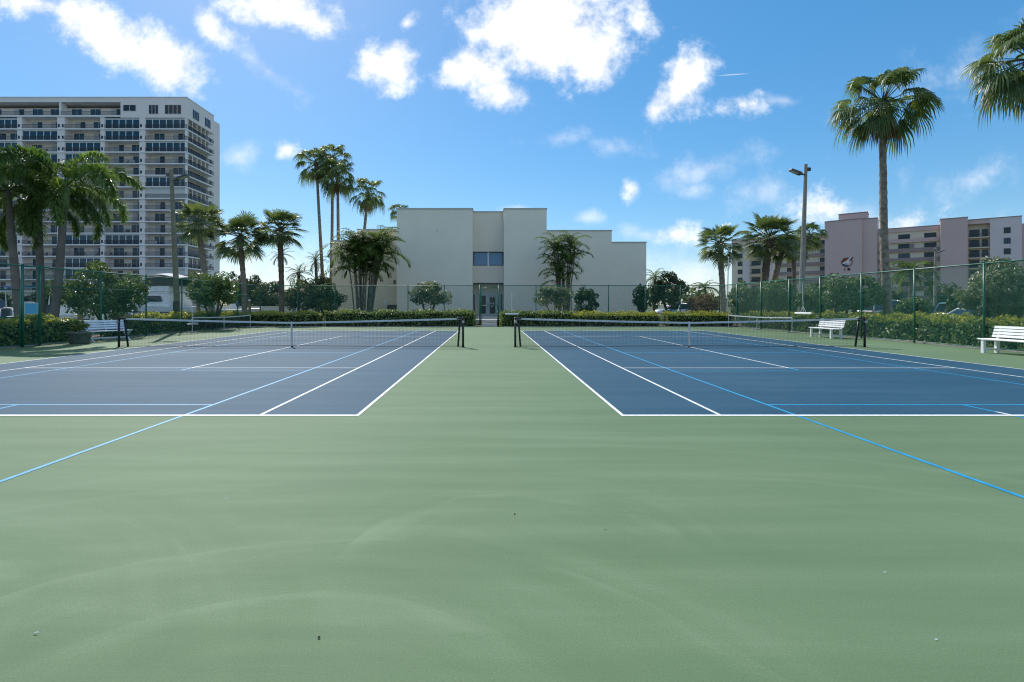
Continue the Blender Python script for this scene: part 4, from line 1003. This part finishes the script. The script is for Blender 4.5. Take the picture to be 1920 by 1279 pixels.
# ------------------------------------------------------------------ clipped hedges
def hedge(label, x0, x1, y0, y1, h, seed, leaf=.095, dens=300, new=.22, wob=.09):
    g = np.random.default_rng(seed); t = thing('hedge', label, 'hedge', ((x0 + x1) / 2, (y0 + y1) / 2, 0), 0, 'clipped hedges')
    lx, ly = x1 - x0, y1 - y0
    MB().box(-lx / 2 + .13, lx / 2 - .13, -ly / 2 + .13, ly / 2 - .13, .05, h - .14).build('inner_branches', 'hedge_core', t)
    A = [lx * h, lx * h, ly * h, ly * h, lx * ly]; nrm = [(0, -1, 0), (0, 1, 0), (-1, 0, 0), (1, 0, 0), (0, 0, 1)]
    Ps, Ns = [], []
    for k in range(5):
        n = int(A[k] * dens); u, v = g.uniform(-.5, .5, n), g.uniform(0, 1, n); dp = g.uniform(-.13, .035, n)
        if k < 2: P = np.stack([u * lx, np.full(n, (-.5, .5)[k] * ly), v * h], 1)
        elif k < 4: P = np.stack([np.full(n, (-.5, .5)[k - 2] * lx), u * ly, v * h], 1)
        else: P = np.stack([u * lx, (v - .5) * ly, np.full(n, h)], 1)
        N = np.tile(nrm[k], (n, 1)).astype(float); P = P + N * dp[:, None]
        Ps.append(P); Ns.append(N)
    P = np.concatenate(Ps); N = np.concatenate(Ns)
    wv = wob * (np.sin((P[:, 0] + P[:, 1]) * 2.3 + seed) + .6 * np.sin((P[:, 0] - P[:, 1]) * 5.1))
    P[:, 2] += wv * (P[:, 2] / h) ** 2; P[:, 0] += .05 * np.sin(P[:, 1] * 4 + P[:, 2] * 5); P[:, 1] += .05 * np.sin(P[:, 0] * 4 + P[:, 2] * 5)
    P[:, 2] = np.maximum(P[:, 2], .03)
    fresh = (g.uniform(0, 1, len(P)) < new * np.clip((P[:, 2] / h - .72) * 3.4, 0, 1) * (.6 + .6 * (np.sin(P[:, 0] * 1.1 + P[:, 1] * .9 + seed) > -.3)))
    V, F = leaves(P[~fresh], leaf, N[~fresh], .25, .62); place('foliage', npmesh('foliage', V, F, 'hedge_leaf'), t)
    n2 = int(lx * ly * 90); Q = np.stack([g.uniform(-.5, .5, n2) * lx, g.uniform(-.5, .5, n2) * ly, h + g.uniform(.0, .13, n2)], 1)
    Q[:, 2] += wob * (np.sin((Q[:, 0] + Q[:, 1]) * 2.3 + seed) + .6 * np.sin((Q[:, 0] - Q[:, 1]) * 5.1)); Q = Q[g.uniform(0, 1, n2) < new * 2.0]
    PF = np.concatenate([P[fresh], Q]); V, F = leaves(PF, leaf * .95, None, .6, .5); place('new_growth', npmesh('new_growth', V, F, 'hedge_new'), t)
    return t
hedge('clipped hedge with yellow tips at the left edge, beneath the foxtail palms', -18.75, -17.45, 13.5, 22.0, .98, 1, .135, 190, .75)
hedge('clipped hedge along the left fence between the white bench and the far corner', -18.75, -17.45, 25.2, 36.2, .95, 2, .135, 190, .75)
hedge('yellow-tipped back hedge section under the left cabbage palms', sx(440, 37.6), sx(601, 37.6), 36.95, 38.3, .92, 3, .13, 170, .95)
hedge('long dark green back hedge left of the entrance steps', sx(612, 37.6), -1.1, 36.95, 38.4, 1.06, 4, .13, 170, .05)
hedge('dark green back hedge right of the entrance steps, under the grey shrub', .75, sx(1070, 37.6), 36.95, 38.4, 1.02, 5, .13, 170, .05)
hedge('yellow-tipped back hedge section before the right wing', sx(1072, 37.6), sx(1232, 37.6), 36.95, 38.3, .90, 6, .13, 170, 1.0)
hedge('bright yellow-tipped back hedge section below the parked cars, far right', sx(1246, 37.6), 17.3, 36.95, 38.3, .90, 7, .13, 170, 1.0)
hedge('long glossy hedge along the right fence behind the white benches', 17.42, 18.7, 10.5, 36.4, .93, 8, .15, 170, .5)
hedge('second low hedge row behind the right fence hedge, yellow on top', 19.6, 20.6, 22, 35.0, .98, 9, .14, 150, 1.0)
tag(MB().loft([[(x * k, y * k, z) for x, y in [(4.6 * math.cos(a), 2.0 * math.sin(a)) for a in [i * .3927 for i in range(16)]]] for k, z in ((1, 0), (.97, .35), (.8, .62), (.4, .74))]).build('planting_mound', 'grass_ground', loc=(sx(1160, 44), 45, 0)), kind='structure')
# pale stones along the hedge feet
g = np.random.default_rng(4); m = MB()
def stone(x, y, s):
    a = g.uniform(0, 3); P = []
    for k in range(5): w_ = a + k * 1.2566; P.append((x + s * math.cos(w_) * g.uniform(.7, 1.1), y + s * .7 * math.sin(w_) * g.uniform(.7, 1.1), .01))
    m.add(P + [(x, y, .012 + s * .75)], [(i, (i + 1) % 5, 5) for i in range(5)])
for i in range(620):
    stone(17.44 + abs(g.normal()) * .09, g.uniform(12, 36.5), g.uniform(.03, .08))
for i in range(330):
    stone(-17.46 - abs(g.normal()) * .2, g.uniform(17, 36.5), g.uniform(.025, .06))
for i in range(220):
    q = g.uniform(-17, 17)
    if abs(q) > 1: stone(q, 36.8 + abs(g.normal()) * .06, g.uniform(.02, .05))
tag(m.build('gravel_edging', 'pebble'), 'pale stones scattered along the foot of the hedges', 'gravel', None, 'stuff')

# ------------------------------------------------------------------ benches
def slat_bench(label, loc, rz, L=1.83):
    """slatted park bench, back towards +Y locally, moulded end frames"""
    t = thing('park_bench', label, 'bench', loc, rz, 'white slatted benches on the right')
    for x in (-L / 2 + .18, L / 2 - .18):
        fr = MB()
        fr.prism([(-.05, 0), (.05, 0), (.04, .40), (-.04, .40)], -.27, -.18)
        fr.prism([(-.05, 0), (.05, 0), (.04, .40), (-.04, .40)], .16, .26)
        fr.box(-.035, .035, -.27, .26, .385, .425); fr.box(-.03, .03, -.18, .17, .10, .15)
        sec = [[(-.035, y, z), (.035, y, z), (.035, y + .05, z + .01), (-.035, y + .05, z + .01)] for y, z in ((.20, .40), (.25, .60), (.33, .84))]
        fr.loft(sec)
        o = fr.build('end_frame', 'bench_white', t); o.location = (x, 0, 0)
    for i in range(4): MB().bbox(-L / 2, L / 2, -.26 + i * .125, -.16 + i * .125, .427, .462, .008).build('seat_slat', 'bench_white', t)
    for i in range(4):
        z = .50 + i * .095; y = .222 + (z - .45) * .30
        o = MB().bbox(-L / 2, L / 2, -.033, -.002, 0, .075, .006).build('back_slat', 'bench_white', t); o.location = (0, y, z); o.rotation_euler = (R(-17), 0, 0)
    return t
slat_bench('white slatted bench nearest the camera at the right picture edge', (16.15, 16.0, 0), R(-90), 2.0)
slat_bench('smaller-looking white slatted bench farther along the right hedge', (15.85, 24.6, 0), R(-90), 1.83)
xb = thing('park_bench', 'bluish white bench with crossed legs beside the stone planter on the left', 'bench', (-16.35, 22.35, 0), R(64))
L = 1.65
for x in (-L / 2 + .12, L / 2 - .12):
    for s in (1, -1): MB().prism([(-.04 - .30 * s, 0), (.04 - .30 * s, 0), (.04 + .24 * s, .42), (-.04 + .24 * s, .42)], -.02 + .022 * s, .02 + .022 * s).build('cross_leg', 'bench_bluish', xb, loc=(x, 0, 0)).rotation_euler = (0, 0, R(90))
    MB().loft([[(x - .03, y, z), (x + .03, y, z), (x + .03, y + .05, z), (x - .03, y + .05, z)] for y, z in ((.18, .38), (.28, .66), (.36, .88))]).build('back_post', 'bench_bluish', xb)
for i in range(4): MB().bbox(-L / 2, L / 2, -.27 + i * .125, -.165 + i * .125, .422, .455, .008).build('seat_slat', 'bench_bluish', xb)
for i in range(4):
    z = .50 + i * .10; o = MB().bbox(-L / 2, L / 2, -.034, -.002, 0, .078, .006).build('back_slat', 'bench_bluish', xb); o.location = (0, .215 + (z - .45) * .34, z); o.rotation_euler = (R(-18), 0, 0)
MB().bbox(-L / 2 + .1, L / 2 - .1, -.03, .03, .12, .17, .008).build('stretcher', 'bench_bluish', xb)
MB().tube([(0, .18, .40), (0, .29, .66), (0, .35, .84)], .022, 6).build('centre_brace', 'bench_bluish', xb)

# planter
pl_ = thing('stone_planter', 'round grey-green stone planter beside the crossed-leg bench', 'planter', (-16.35, 20.75, 0))
MB().lathe([(.30, 0), (.33, .03), (.39, .40), (.42, .41), (.42, .47), (.36, .47), (.35, .41)], 24).build('bowl', 'planter', pl_, True)
MB().lathe([(.345, .40), (.2, .425), (.02, .43)], 20).build('soil', 'soil', pl_)
P, nv = blob_points(900, (0, .02, .68), (.30, .30, .24), 16, 5); V, F = leaves(P, .11, nv, .4, .35)
sh = thing('potted_shrub', 'small leafy shrub growing in the stone planter', 'plant', (-16.35, 20.75, 0))
place('foliage', npmesh('foliage', V, F, 'hedge_leaf'), sh); MB().tube([(0, 0, .42), (.02, 0, .6)], [.03, .015], 6).build('stem', 'bark', sh)

# ------------------------------------------------------------------ lamp poles
def lamp(label, d, base_px, top_px, top_y, side, mat, r0=.2, r1=.11):
    x0, x1 = sx(base_px, d), sx(top_px, d); H = sz(top_y, d); t = thing('court_light', label, 'light pole', (x0, d, 0))
    MB().tube([(0, 0, 0), ((x1 - x0) * .5, 0, H * .5), (x1 - x0, 0, H)], [r0, (r0 + r1) / 2, r1], 8).build('pole', mat, t)
    hx = x1 - x0; z = H - .62
    MB().tube([(hx, 0, z), (hx + side * .34, 0, z + .02)], .045, 8).build('arm', 'fixture', t)
    hd = MB(); hd.loft([[(0, -.17, -.05), (0, .17, -.05), (0, .15, .06), (0, -.15, .06)], [(.18, -.2, -.06), (.18, .2, -.06), (.18, .18, .07), (.18, -.18, .07)], [(.72, -.2, -.05), (.72, .2, -.05), (.72, .17, .03), (.72, -.17, .03)]])
    o = hd.build('lamp_head', 'fixture', t); o.location = (hx + side * .28, 0, z + .02); o.rotation_euler = (0, R(-24), 0 if side > 0 else R(180))
    ln = MB().box(.2, .68, -.15, .15, -.068, -.058).build('lens', 'lens', o)
    MB().bbox(hx - .1 - side * .17, hx + .1 - side * .17, -.09, .09, z + .22, z + .42, .03).build('sensor', 'fixture', t)
    MB().bbox(-.16, .16, -.26, -.17, 1.2, 1.75, .02).build('switch_box', 'fixture', t)
lamp('tall olive court light pole beside the left fence', 30.2, 334, 321, 318, 1, 'pole_olive', .18, .10)
lamp('tall grey-brown court light pole by the right fence before the pink block', 31, 1501, 1511, 308, -1, 'pole_grey', .18, .09)
lamp('thin pale light pole farther right, before the plain pink bay', 60, 1752, 1754, 464, 1, 'pole_grey', .17, .10)
fp = thing('flag_pole', 'thin white pole at the far right fence corner beside the cabbage palm', 'pole', (sx(1363, 40.5), 40.5, 0))
MB().tube([(0, 0, 0), (.12, 0, 5.2)], [.05, .035], 8).build('shaft', 'frame_white', fp); MB().lathe([(.06, 0), (.07, .05), (.02, .1)], 10, (.12, 0, 5.2)).build('finial', 'frame_white', fp)

# ------------------------------------------------------------------ court squeegees hung on the fences, portable nets
def squeegee(label, loc, rz, w=.95, h=1.5, lift=.75):
    t = thing('court_squeegee', label, 'squeegee', loc, rz, 'court squeegees')
    MB().bbox(-w / 2, w / 2, -.05, .05, lift, lift + .09, .02).build('roller', 'bench_white', t); MB().tube([(0, 0, lift + .09), (0, .06, lift + h)], .018, 8).build('handle', 'frame_white', t)
    for s in (-1, 1): MB().tube([(s * .25, 0, lift + .09), (0, .01, lift + .42)], .012, 6).build('strut', 'frame_white', t)
squeegee('white court squeegee hung on the far fence right of the gate', (sx(958, 38.3), 36.85, 0), 0, .95, 1.45, .86)
squeegee('white court squeegee hung on the right fence by the lamp pole', (16.95, 28.2, 0), R(90), 1.5, 1.7, 1.05)
squeegee('white court squeegee leaning at the left fence behind the net', (-16.9, 29.6, 0), R(90), 1.0, 1.3, .42)
def mini_net(label, p0, p1, h=.86):
    a, b = Vector(p0), Vector(p1); Ln = (b - a).length; t = thing('portable_net', label, 'practice net', (a.x, a.y, 0), math.atan2(b.y - a.y, b.x - a.x), 'portable practice nets')
    for x in (0, Ln / 2, Ln):
        MB().tube([(x, 0, 0), (x, 0, h + (.04 if x != Ln / 2 else -.04))], .024, 8).build('post', 'tape_white', t)
        MB().tube([(x, -.3, .02), (x, .3, .02)], .02, 6).build('foot', 'tape_white', t)
    tp = MB(); tp.loft([[(Ln * i / 20, -.012, h - .05 * math.sin(math.pi * i / 20)), (Ln * i / 20, .012, h - .05 * math.sin(math.pi * i / 20)), (Ln * i / 20, .012, h - .06 - .05 * math.sin(math.pi * i / 20)), (Ln * i / 20, -.012, h - .06 - .05 * math.sin(math.pi * i / 20))] for i in range(21)]); tp.build('tape', 'tape_white', t)
    m = MB(); n = int(Ln / .06)
    for i in range(n + 1): x = Ln * i / n; cord(m, (x, 0, .1), (x, 0, h - .06 - .05 * math.sin(math.pi * i / n)), .0022)
    for j in range(12):
        for i in range(0, 20): cord(m, (Ln * i / 20, 0, .1 + (h - .17) * j / 11 - .04 * math.sin(math.pi * i / 20) * j / 11), (Ln * (i + 1) / 20, 0, .1 + (h - .17) * j / 11 - .04 * math.sin(math.pi * (i + 1) / 20) * j / 11), .0022)
    m.build('netting', 'net_black', t)
mini_net('low portable practice net standing along the right hedge near the far corner', (16.3, 35.6), (16.75, 28.9))
mini_net('low portable practice net standing along the left hedge near the far corner', (-16.3, 35.4), (-16.75, 29.3))

# ------------------------------------------------------------------ parked cars
def rsec(x, hw, z0, z1, tz=.0, inset=.06):
    """rounded car cross-section at station x"""
    return [(x, -hw + inset, z0), (x, hw - inset, z0), (x, hw, z0 + .12), (x, hw, z0 + (z1 - z0) * .55), (x, hw - .05, z1 - .06), (x, hw - .16, z1), (x, -hw + .16, z1), (x, -hw + .05, z1 - .06), (x, -hw, z0 + (z1 - z0) * .55), (x, -hw, z0 + .12)]
def gsec(x, hb, ht, z0, z1):
    return [(x, -hb, z0), (x, hb, z0), (x, ht, z1 - .05), (x, ht - .1, z1), (x, -ht + .1, z1), (x, -ht, z1 - .05)]
def car(label, name, cat, paint, loc, rz, kind='sedan', group='cars parked beyond the right fence'):
    t = thing(name, label, cat, loc, rz, group); L = {'sedan': 4.6, 'suv': 4.7, 'van': 5.0, 'pickup': 5.4}[kind]
    hood = {'sedan': .92, 'suv': 1.08, 'van': 1.15, 'pickup': 1.15}[kind]; roof = {'sedan': 1.45, 'suv': 1.75, 'van': 1.95, 'pickup': 1.85}[kind]; hw = .92
    bd = MB(); h = L / 2
    bd.loft([rsec(-h, hw - .12, .35, hood - .12), rsec(-h + .12, hw - .04, .28, hood - .02), rsec(-h * .5, hw, .24, hood + .03), rsec(h * .45, hw, .24, hood), rsec(h - .3, hw - .05, .27, hood - .14), rsec(h, hw - .16, .35, hood - .3)])
    b = bd.build('body', paint, t, True)
    if kind == 'sedan': st = [(-h * .78, hood), (-h * .45, roof - .04), (h * .02, roof), (h * .48, hood - .02)]
    elif kind == 'pickup': st = [(-h * .20, hood), (-h * .16, roof - .03), (h * .14, roof), (h * .46, hood)]
    else: st = [(-h * .96, hood), (-h * .86, roof - .05), (h * .12, roof), (h * .52, hood)]
    gl = MB(); gl.loft([gsec(st[0][0], hw - .08, hw - .1, hood - .05, hood + .02), gsec(st[1][0], hw - .09, hw - .22, hood - .05, st[1][1] - .03), gsec(st[2][0], hw - .09, hw - .22, hood - .05, st[2][1] - .03), gsec(st[3][0], hw - .1, hw - .14, hood - .05, hood + .02)])
    gl.build('windows', 'dark_glass', t)
    rf = MB(); rf.loft([gsec(st[1][0] - .06, hw - .23, hw - .23, st[1][1] - .06, st[1][1] + .02), gsec(0, hw - .21, hw - .21, roof - .05, roof + .045), gsec(st[2][0] + .1, hw - .23, hw - .23, st[2][1] - .07, st[2][1] + .015)]); rf.build('roof', paint, t, True)
    for s in (-1, 1):
        for (xa, za), (xb_, zb) in ((st[0], st[1]), (st[3], st[2])):
            MB().tube([(xa, s * (hw - .09), hood), (xb_, s * (hw - .215), zb - .02)], .045, 6).build('pillar', paint, t)
        xm_ = (st[1][0] + st[2][0]) / 2; MB().tube([(xm_, s * (hw - .085), hood), (xm_, s * (hw - .21), roof - .02)], .045, 6).build('pillar', paint, t)
        m = MB(); m.bbox(-.09, .09, -.09, .09, -.06, .08, .02); o = m.build('mirror', paint, t); o.location = (st[3][0] - .25, s * (hw + .09), hood + .08)
        hl = MB(); hl.bbox(-.08, .05, -.2, .2, -.08, .08, .02); o = hl.build('headlight', 'lamp_clear', t); o.location = (h - .1, s * (hw - .38), hood - .36)
        tl = MB(); tl.bbox(-.05, .05, -.14, .14, -.14, .14, .02); o = tl.build('tail_light', 'lamp_red', t); o.location = (-h + .04, s * (hw - .3), hood - .25)
        for x in (-h * .62, h * .62):
            w_ = MB(); w_.lathe([(.2, -.11), (.33, -.11), (.345, -.06), (.345, .06), (.33, .11), (.2, .11)], 20); wo = w_.build('wheel', 'tyre', t, True); wo.location = (x, s * (hw - .1), .345); wo.rotation_euler = (R(90), 0, 0)
            MB().lathe([(.22, -.112), (.2, -.118), (.05, -.09), (.05, .09), (.2, .118), (.22, .112)], 16).build('rim', 'rim', wo)
    return t
PLT = -.022
car('white parked car seen over the yellow hedge near the reddish-brown bush', 'parked_car', 'car', 'car_white', (sx(1312, 60), 60, PLT), R(-25), 'suv')
car('teal parked car left of the white one, over the far hedge', 'parked_car', 'car', 'car_teal', (sx(1274, 66), 66, PLT), R(-150), 'suv')
car('white car at the far end beyond the clubhouse corner', 'parked_car', 'car', 'car_white', (sx(1252, 78), 78, PLT), R(-160), 'sedan')
car('pale sedan glimpsed behind the right net post', 'parked_car', 'car', 'car_pale', (sx(1624, 46), 46, PLT), R(100), 'sedan')
car('silver van partly hidden by the tall fan palm trunk', 'parked_van', 'van', 'car_silver', (sx(1662, 44), 44, PLT), R(15), 'van')
car('dark car parked between the two poles behind the right fence', 'parked_car', 'car', 'car_dark', (sx(1742, 46), 46, PLT), R(8), 'sedan')
car('long white car roof showing over the hedge left of the near bench', 'parked_car', 'car', 'car_white', (sx(1858, 26.0), 26.0, PLT), R(4), 'sedan')
car('dark blue car under the big leafy shrub tree at right', 'parked_car', 'car', 'car_teal', (sx(1830, 36), 36, PLT), R(5), 'suv')
car('pale car behind the right lamp pole and screening shrubs', 'parked_car', 'car', 'car_silver', (sx(1500, 52), 52, PLT), R(95), 'sedan')

# ------------------------------------------------------------------ boats in the marina
def hull(L, beam, free, draft=.25):
    S_ = []
    for i in range(13):
        t_ = i / 12; x = -L / 2 + L * t_; w = beam / 2 * (1 - max(0, (t_ - .45) / .55) ** 2.2) * (.94 + .06 * min(1, t_ * 4)); w = max(w, .03); f = free * (1 + .35 * t_ ** 2)
        S_.append([(x, 0, -draft * (1 - t_ ** 4)), (x, w * .72, .05), (x, w * .96, f * .5), (x, w, f), (x, w * .92, f + .03), (x, -w * .92, f + .03), (x, -w, f), (x, -w * .96, f * .5), (x, -w * .72, .05)])
    return S_
def boat(label, loc, rz, L, beam, free, style, name='motor_boat', group='boats in the marina'):
    t = thing(name, label, 'boat', loc, rz, group); m = MB(); m.loft(hull(L, beam, free)); m.build('hull', 'white_gel', t)
    st = MB()
    for s in (-1, 1):
        pts = []
        for i in range(11):
            t_ = i / 12; w = beam / 2 * (1 - max(0, (t_ - .45) / .55) ** 2.2) * .985 + .015; pts.append((-L / 2 + L * t_, s * w, free * (1 + .35 * t_ ** 2) * .62))
        st.tube(pts, .03 * max(1, L / 7), 4)
    st.build('hull_stripe', 'hull_line', t)
    f = free + .05
    if style == 'yacht':
        cb = MB(); cb.loft([[(-L * .28, -beam * .36, f), (-L * .28, beam * .36, f), (-L * .27, beam * .32, f + 1.2), (-L * .27, -beam * .32, f + 1.2)], [(.05 * L, -beam * .37, f), (.05 * L, beam * .37, f), (0, beam * .30, f + 1.25), (0, -beam * .30, f + 1.25)], [(L * .27, -beam * .22, f + .15), (L * .27, beam * .22, f + .15), (L * .2, beam * .18, f + .5), (L * .2, -beam * .18, f + .5)]]); cb.build('cabin', 'white_gel', t)
        wn = MB()
        for s in (-1, 1): wn.add([(-L * .22, s * (beam * .36), f + .45), (L * .02, s * (beam * .365), f + .45), (-L * .01, s * (beam * .335), f + .98), (-L * .2, s * (beam * .34), f + .98)], [(0, 1, 2, 3)])
        wn.add([(L * .055, -beam * .33, f + .35), (L * .055, beam * .33, f + .35), (.012 * L, beam * .29, f + 1.1), (.012 * L, -beam * .29, f + 1.1)], [(0, 1, 2, 3)])
        wn.build('cabin_windows', 'dark_glass', t)
        fb = MB(); fb.loft([[(-L * .26, -beam * .3, f + 1.24), (-L * .26, beam * .3, f + 1.24), (-L * .25, beam * .28, f + 1.9), (-L * .25, -beam * .28, f + 1.9)], [(-L * .02, -beam * .27, f + 1.28), (-L * .02, beam * .27, f + 1.28), (-L * .05, beam * .24, f + 1.85), (-L * .05, -beam * .24, f + 1.85)]]); fb.build('flybridge', 'white_gel', t)
        cv = MB(); secs = []
        for i in range(9):
            a = i / 8; x = -L * .34 + L * .36 * a; z = f + 2.75 + .35 * math.sin(math.pi * a); secs.append([(x, -beam * .34, z - .12), (x, 0, z + .05), (x, beam * .34, z - .12), (x, beam * .34, z - .17), (x, 0, z), (x, -beam * .34, z - .17)])
        cv.loft(secs); cv.build('canopy', 'canvas', t)
        dk = MB(); dk.box(-L * .30, -L * .06, -beam * .26, beam * .26, f + 1.92, f + 2.7); dk.build('bridge_enclosure', 'dark_glass', t)
        for x in (-L * .33, 0):
            for s in (-1, 1): MB().tube([(x, s * beam * .32, f + 1.2), (x, s * beam * .33, f + 2.7)], .03, 6).build('canopy_post', 'frame_white', t)
        rl = MB()
        for s in (-1, 1):
            q = [(L * (.1 + .38 * i / 6), s * beam * .5 * (1 - max(0, ((.6 + .38 * i / 6) - .45) / .55) ** 2.2) * .9, free * (1 + .35 * (.6 + .38 * i / 6) ** 2) + .75) for i in range(7)]; rl.tube(q, .02, 5)
            for p in q: rl.tube([p, (p[0], p[1], p[2] - .75)], .015, 5)
        rl.build('bow_rail', 'steel', t)
    else:
        cn = MB(); cn.loft([[(-.5, -.45, f - .25), (-.5, .45, f - .25), (-.45, .4, f + .7), (-.45, -.4, f + .7)], [(.5, -.4, f - .25), (.5, .4, f - .25), (.2, .35, f + .75), (.2, -.35, f + .75)]]); cn.build('console', 'white_gel', t)
        ws = MB(); ws.add([(.5, -.6, f + .3), (.5, .6, f + .3), (.25, .5, f + 1.1), (.25, -.5, f + 1.1)], [(0, 1, 2, 3)]); ws.tube([(.5, -.6, f + .3), (.25, -.5, f + 1.1), (.25, .5, f + 1.1), (.5, .6, f + .3)], .03, 6); ws.build('windshield', 'dark_glass' if style != 'top' else 'frame_white', t)
        if style in ('top', 'blue'):
            cv = MB(); cv.bbox(-1.5, .7, -beam * .42, beam * .42, f + 1.75, f + 1.86, .04); cv.build('hard_top', 'white_gel' if style == 'top' else 'canvas_blue', t)
            for x in (-1.35, .5):
                for s in (-1, 1): MB().tube([(x * .8, s * beam * .36, f - .1), (x, s * beam * .38, f + 1.76)], .03, 6).build('top_post', 'frame_white', t)
        en = MB(); en.bbox(-L / 2 - .45, -L / 2 + .02, -.25, .25, .25, free + .55, .08); en.build('outboard', 'hull_line', t)
    return t
boat('big white motor yacht with arched canopy moored behind the left lamp pole', (sx(278, 50), 50, 0), R(172), 12.5, 4.2, 1.35, 'yacht', 'motor_yacht')
boat('small boat with white hard top just behind the crossed-leg bench', (sx(196, 30.5), 30.5, -.05), R(200), 5.6, 2.2, .55, 'top')
boat('small open boat between the foxtail trunks and the shrub tree', (sx(128, 36), 36, -.02), R(30), 6.0, 2.2, .8, 'open')
boat('boat with blue canvas top behind the blue fence sign', (sx(48, 38), 38, 0), R(150), 7.0, 2.6, 1.0, 'blue')
boat('white boat at the left picture edge beyond the gate', (sx(-6, 40), 40, 0), R(12), 7.0, 2.4, .75, 'open')
boat('distant white boat right of the lamp pole, under the dark shrub tree', (sx(440, 62), 62, 0), R(10), 9.0, 3.0, .9, 'open')
for i, (px, dd, h) in enumerate(((151, 33, 1.35), (128, 40, 1.6), (372, 46, 1.9), (468, 58, 2.0))):
    dp = thing('dock_piling', ['thick wooden piling beside the small hard-top boat', 'wooden piling between the foxtail trunk and the open boat', 'wooden piling right of the left lamp pole', 'wooden piling before the low white wall'][i], 'piling', (sx(px, dd), dd, 0), 0, 'dock pilings')
    MB().lathe([(.16, -.2), (.15, h)], 12).build('shaft', 'wood', dp); MB().lathe([(.17, h), (.17, h + .05), (.02, h + .18)], 12).build('cap', 'frame_white', dp)

# ------------------------------------------------------------------ litter on the court
def at_floor(px, py): d = EYE * FOC / (py - VY); return (sx(px, d), d)
x, y = at_floor(68, 1189); lf_ = MB(); lf_.add([(-.013, 0, .003), (0, .006, .008), (.015, .002, .005), (0, -.006, .007), (.004, 0, .002)], [(0, 1, 4), (1, 2, 4), (2, 3, 4), (3, 0, 4)])
tag(lf_.build('fallen_leaf', 'paper', loc=(x, y, .003)), 'small pale fallen leaf on the green court, lower left', 'leaf')
lf2 = MB(); lf2.add([(-.011, 0, .002), (0, .0035, .006), (.011, 0, .003), (0, -.0035, .002)], [(0, 1, 2), (0, 2, 3)])
for nm, px, py, mat, lab in (('petal', 1659, 1074, 'paper', 'tiny white petal on the green court, right of centre'), ('petal', 1755, 1200, 'paper', 'tiny white petal on the green court, lower right'), ('twig', 1135, 994, 'bark', 'tiny dark twig on the green court right of centre'), ('seed', 598, 1197, 'emblem_dark', 'small black seed on the green court, lower left of centre'), ('seed', 965, 965, 'emblem_dark', 'small black seed near the middle of the green court'), ('petal', 425, 935, 'paper', 'tiny white petal left of centre on the green court')):
    x, y = at_floor(px, py)
    tag((MB().lathe([(.002, 0), (.007, .004), (.002, .009)], 8) if nm == 'seed' else MB().add(lf2.v, lf2.f)).build(nm, mat, loc=(x, y, .002)), lab, nm)
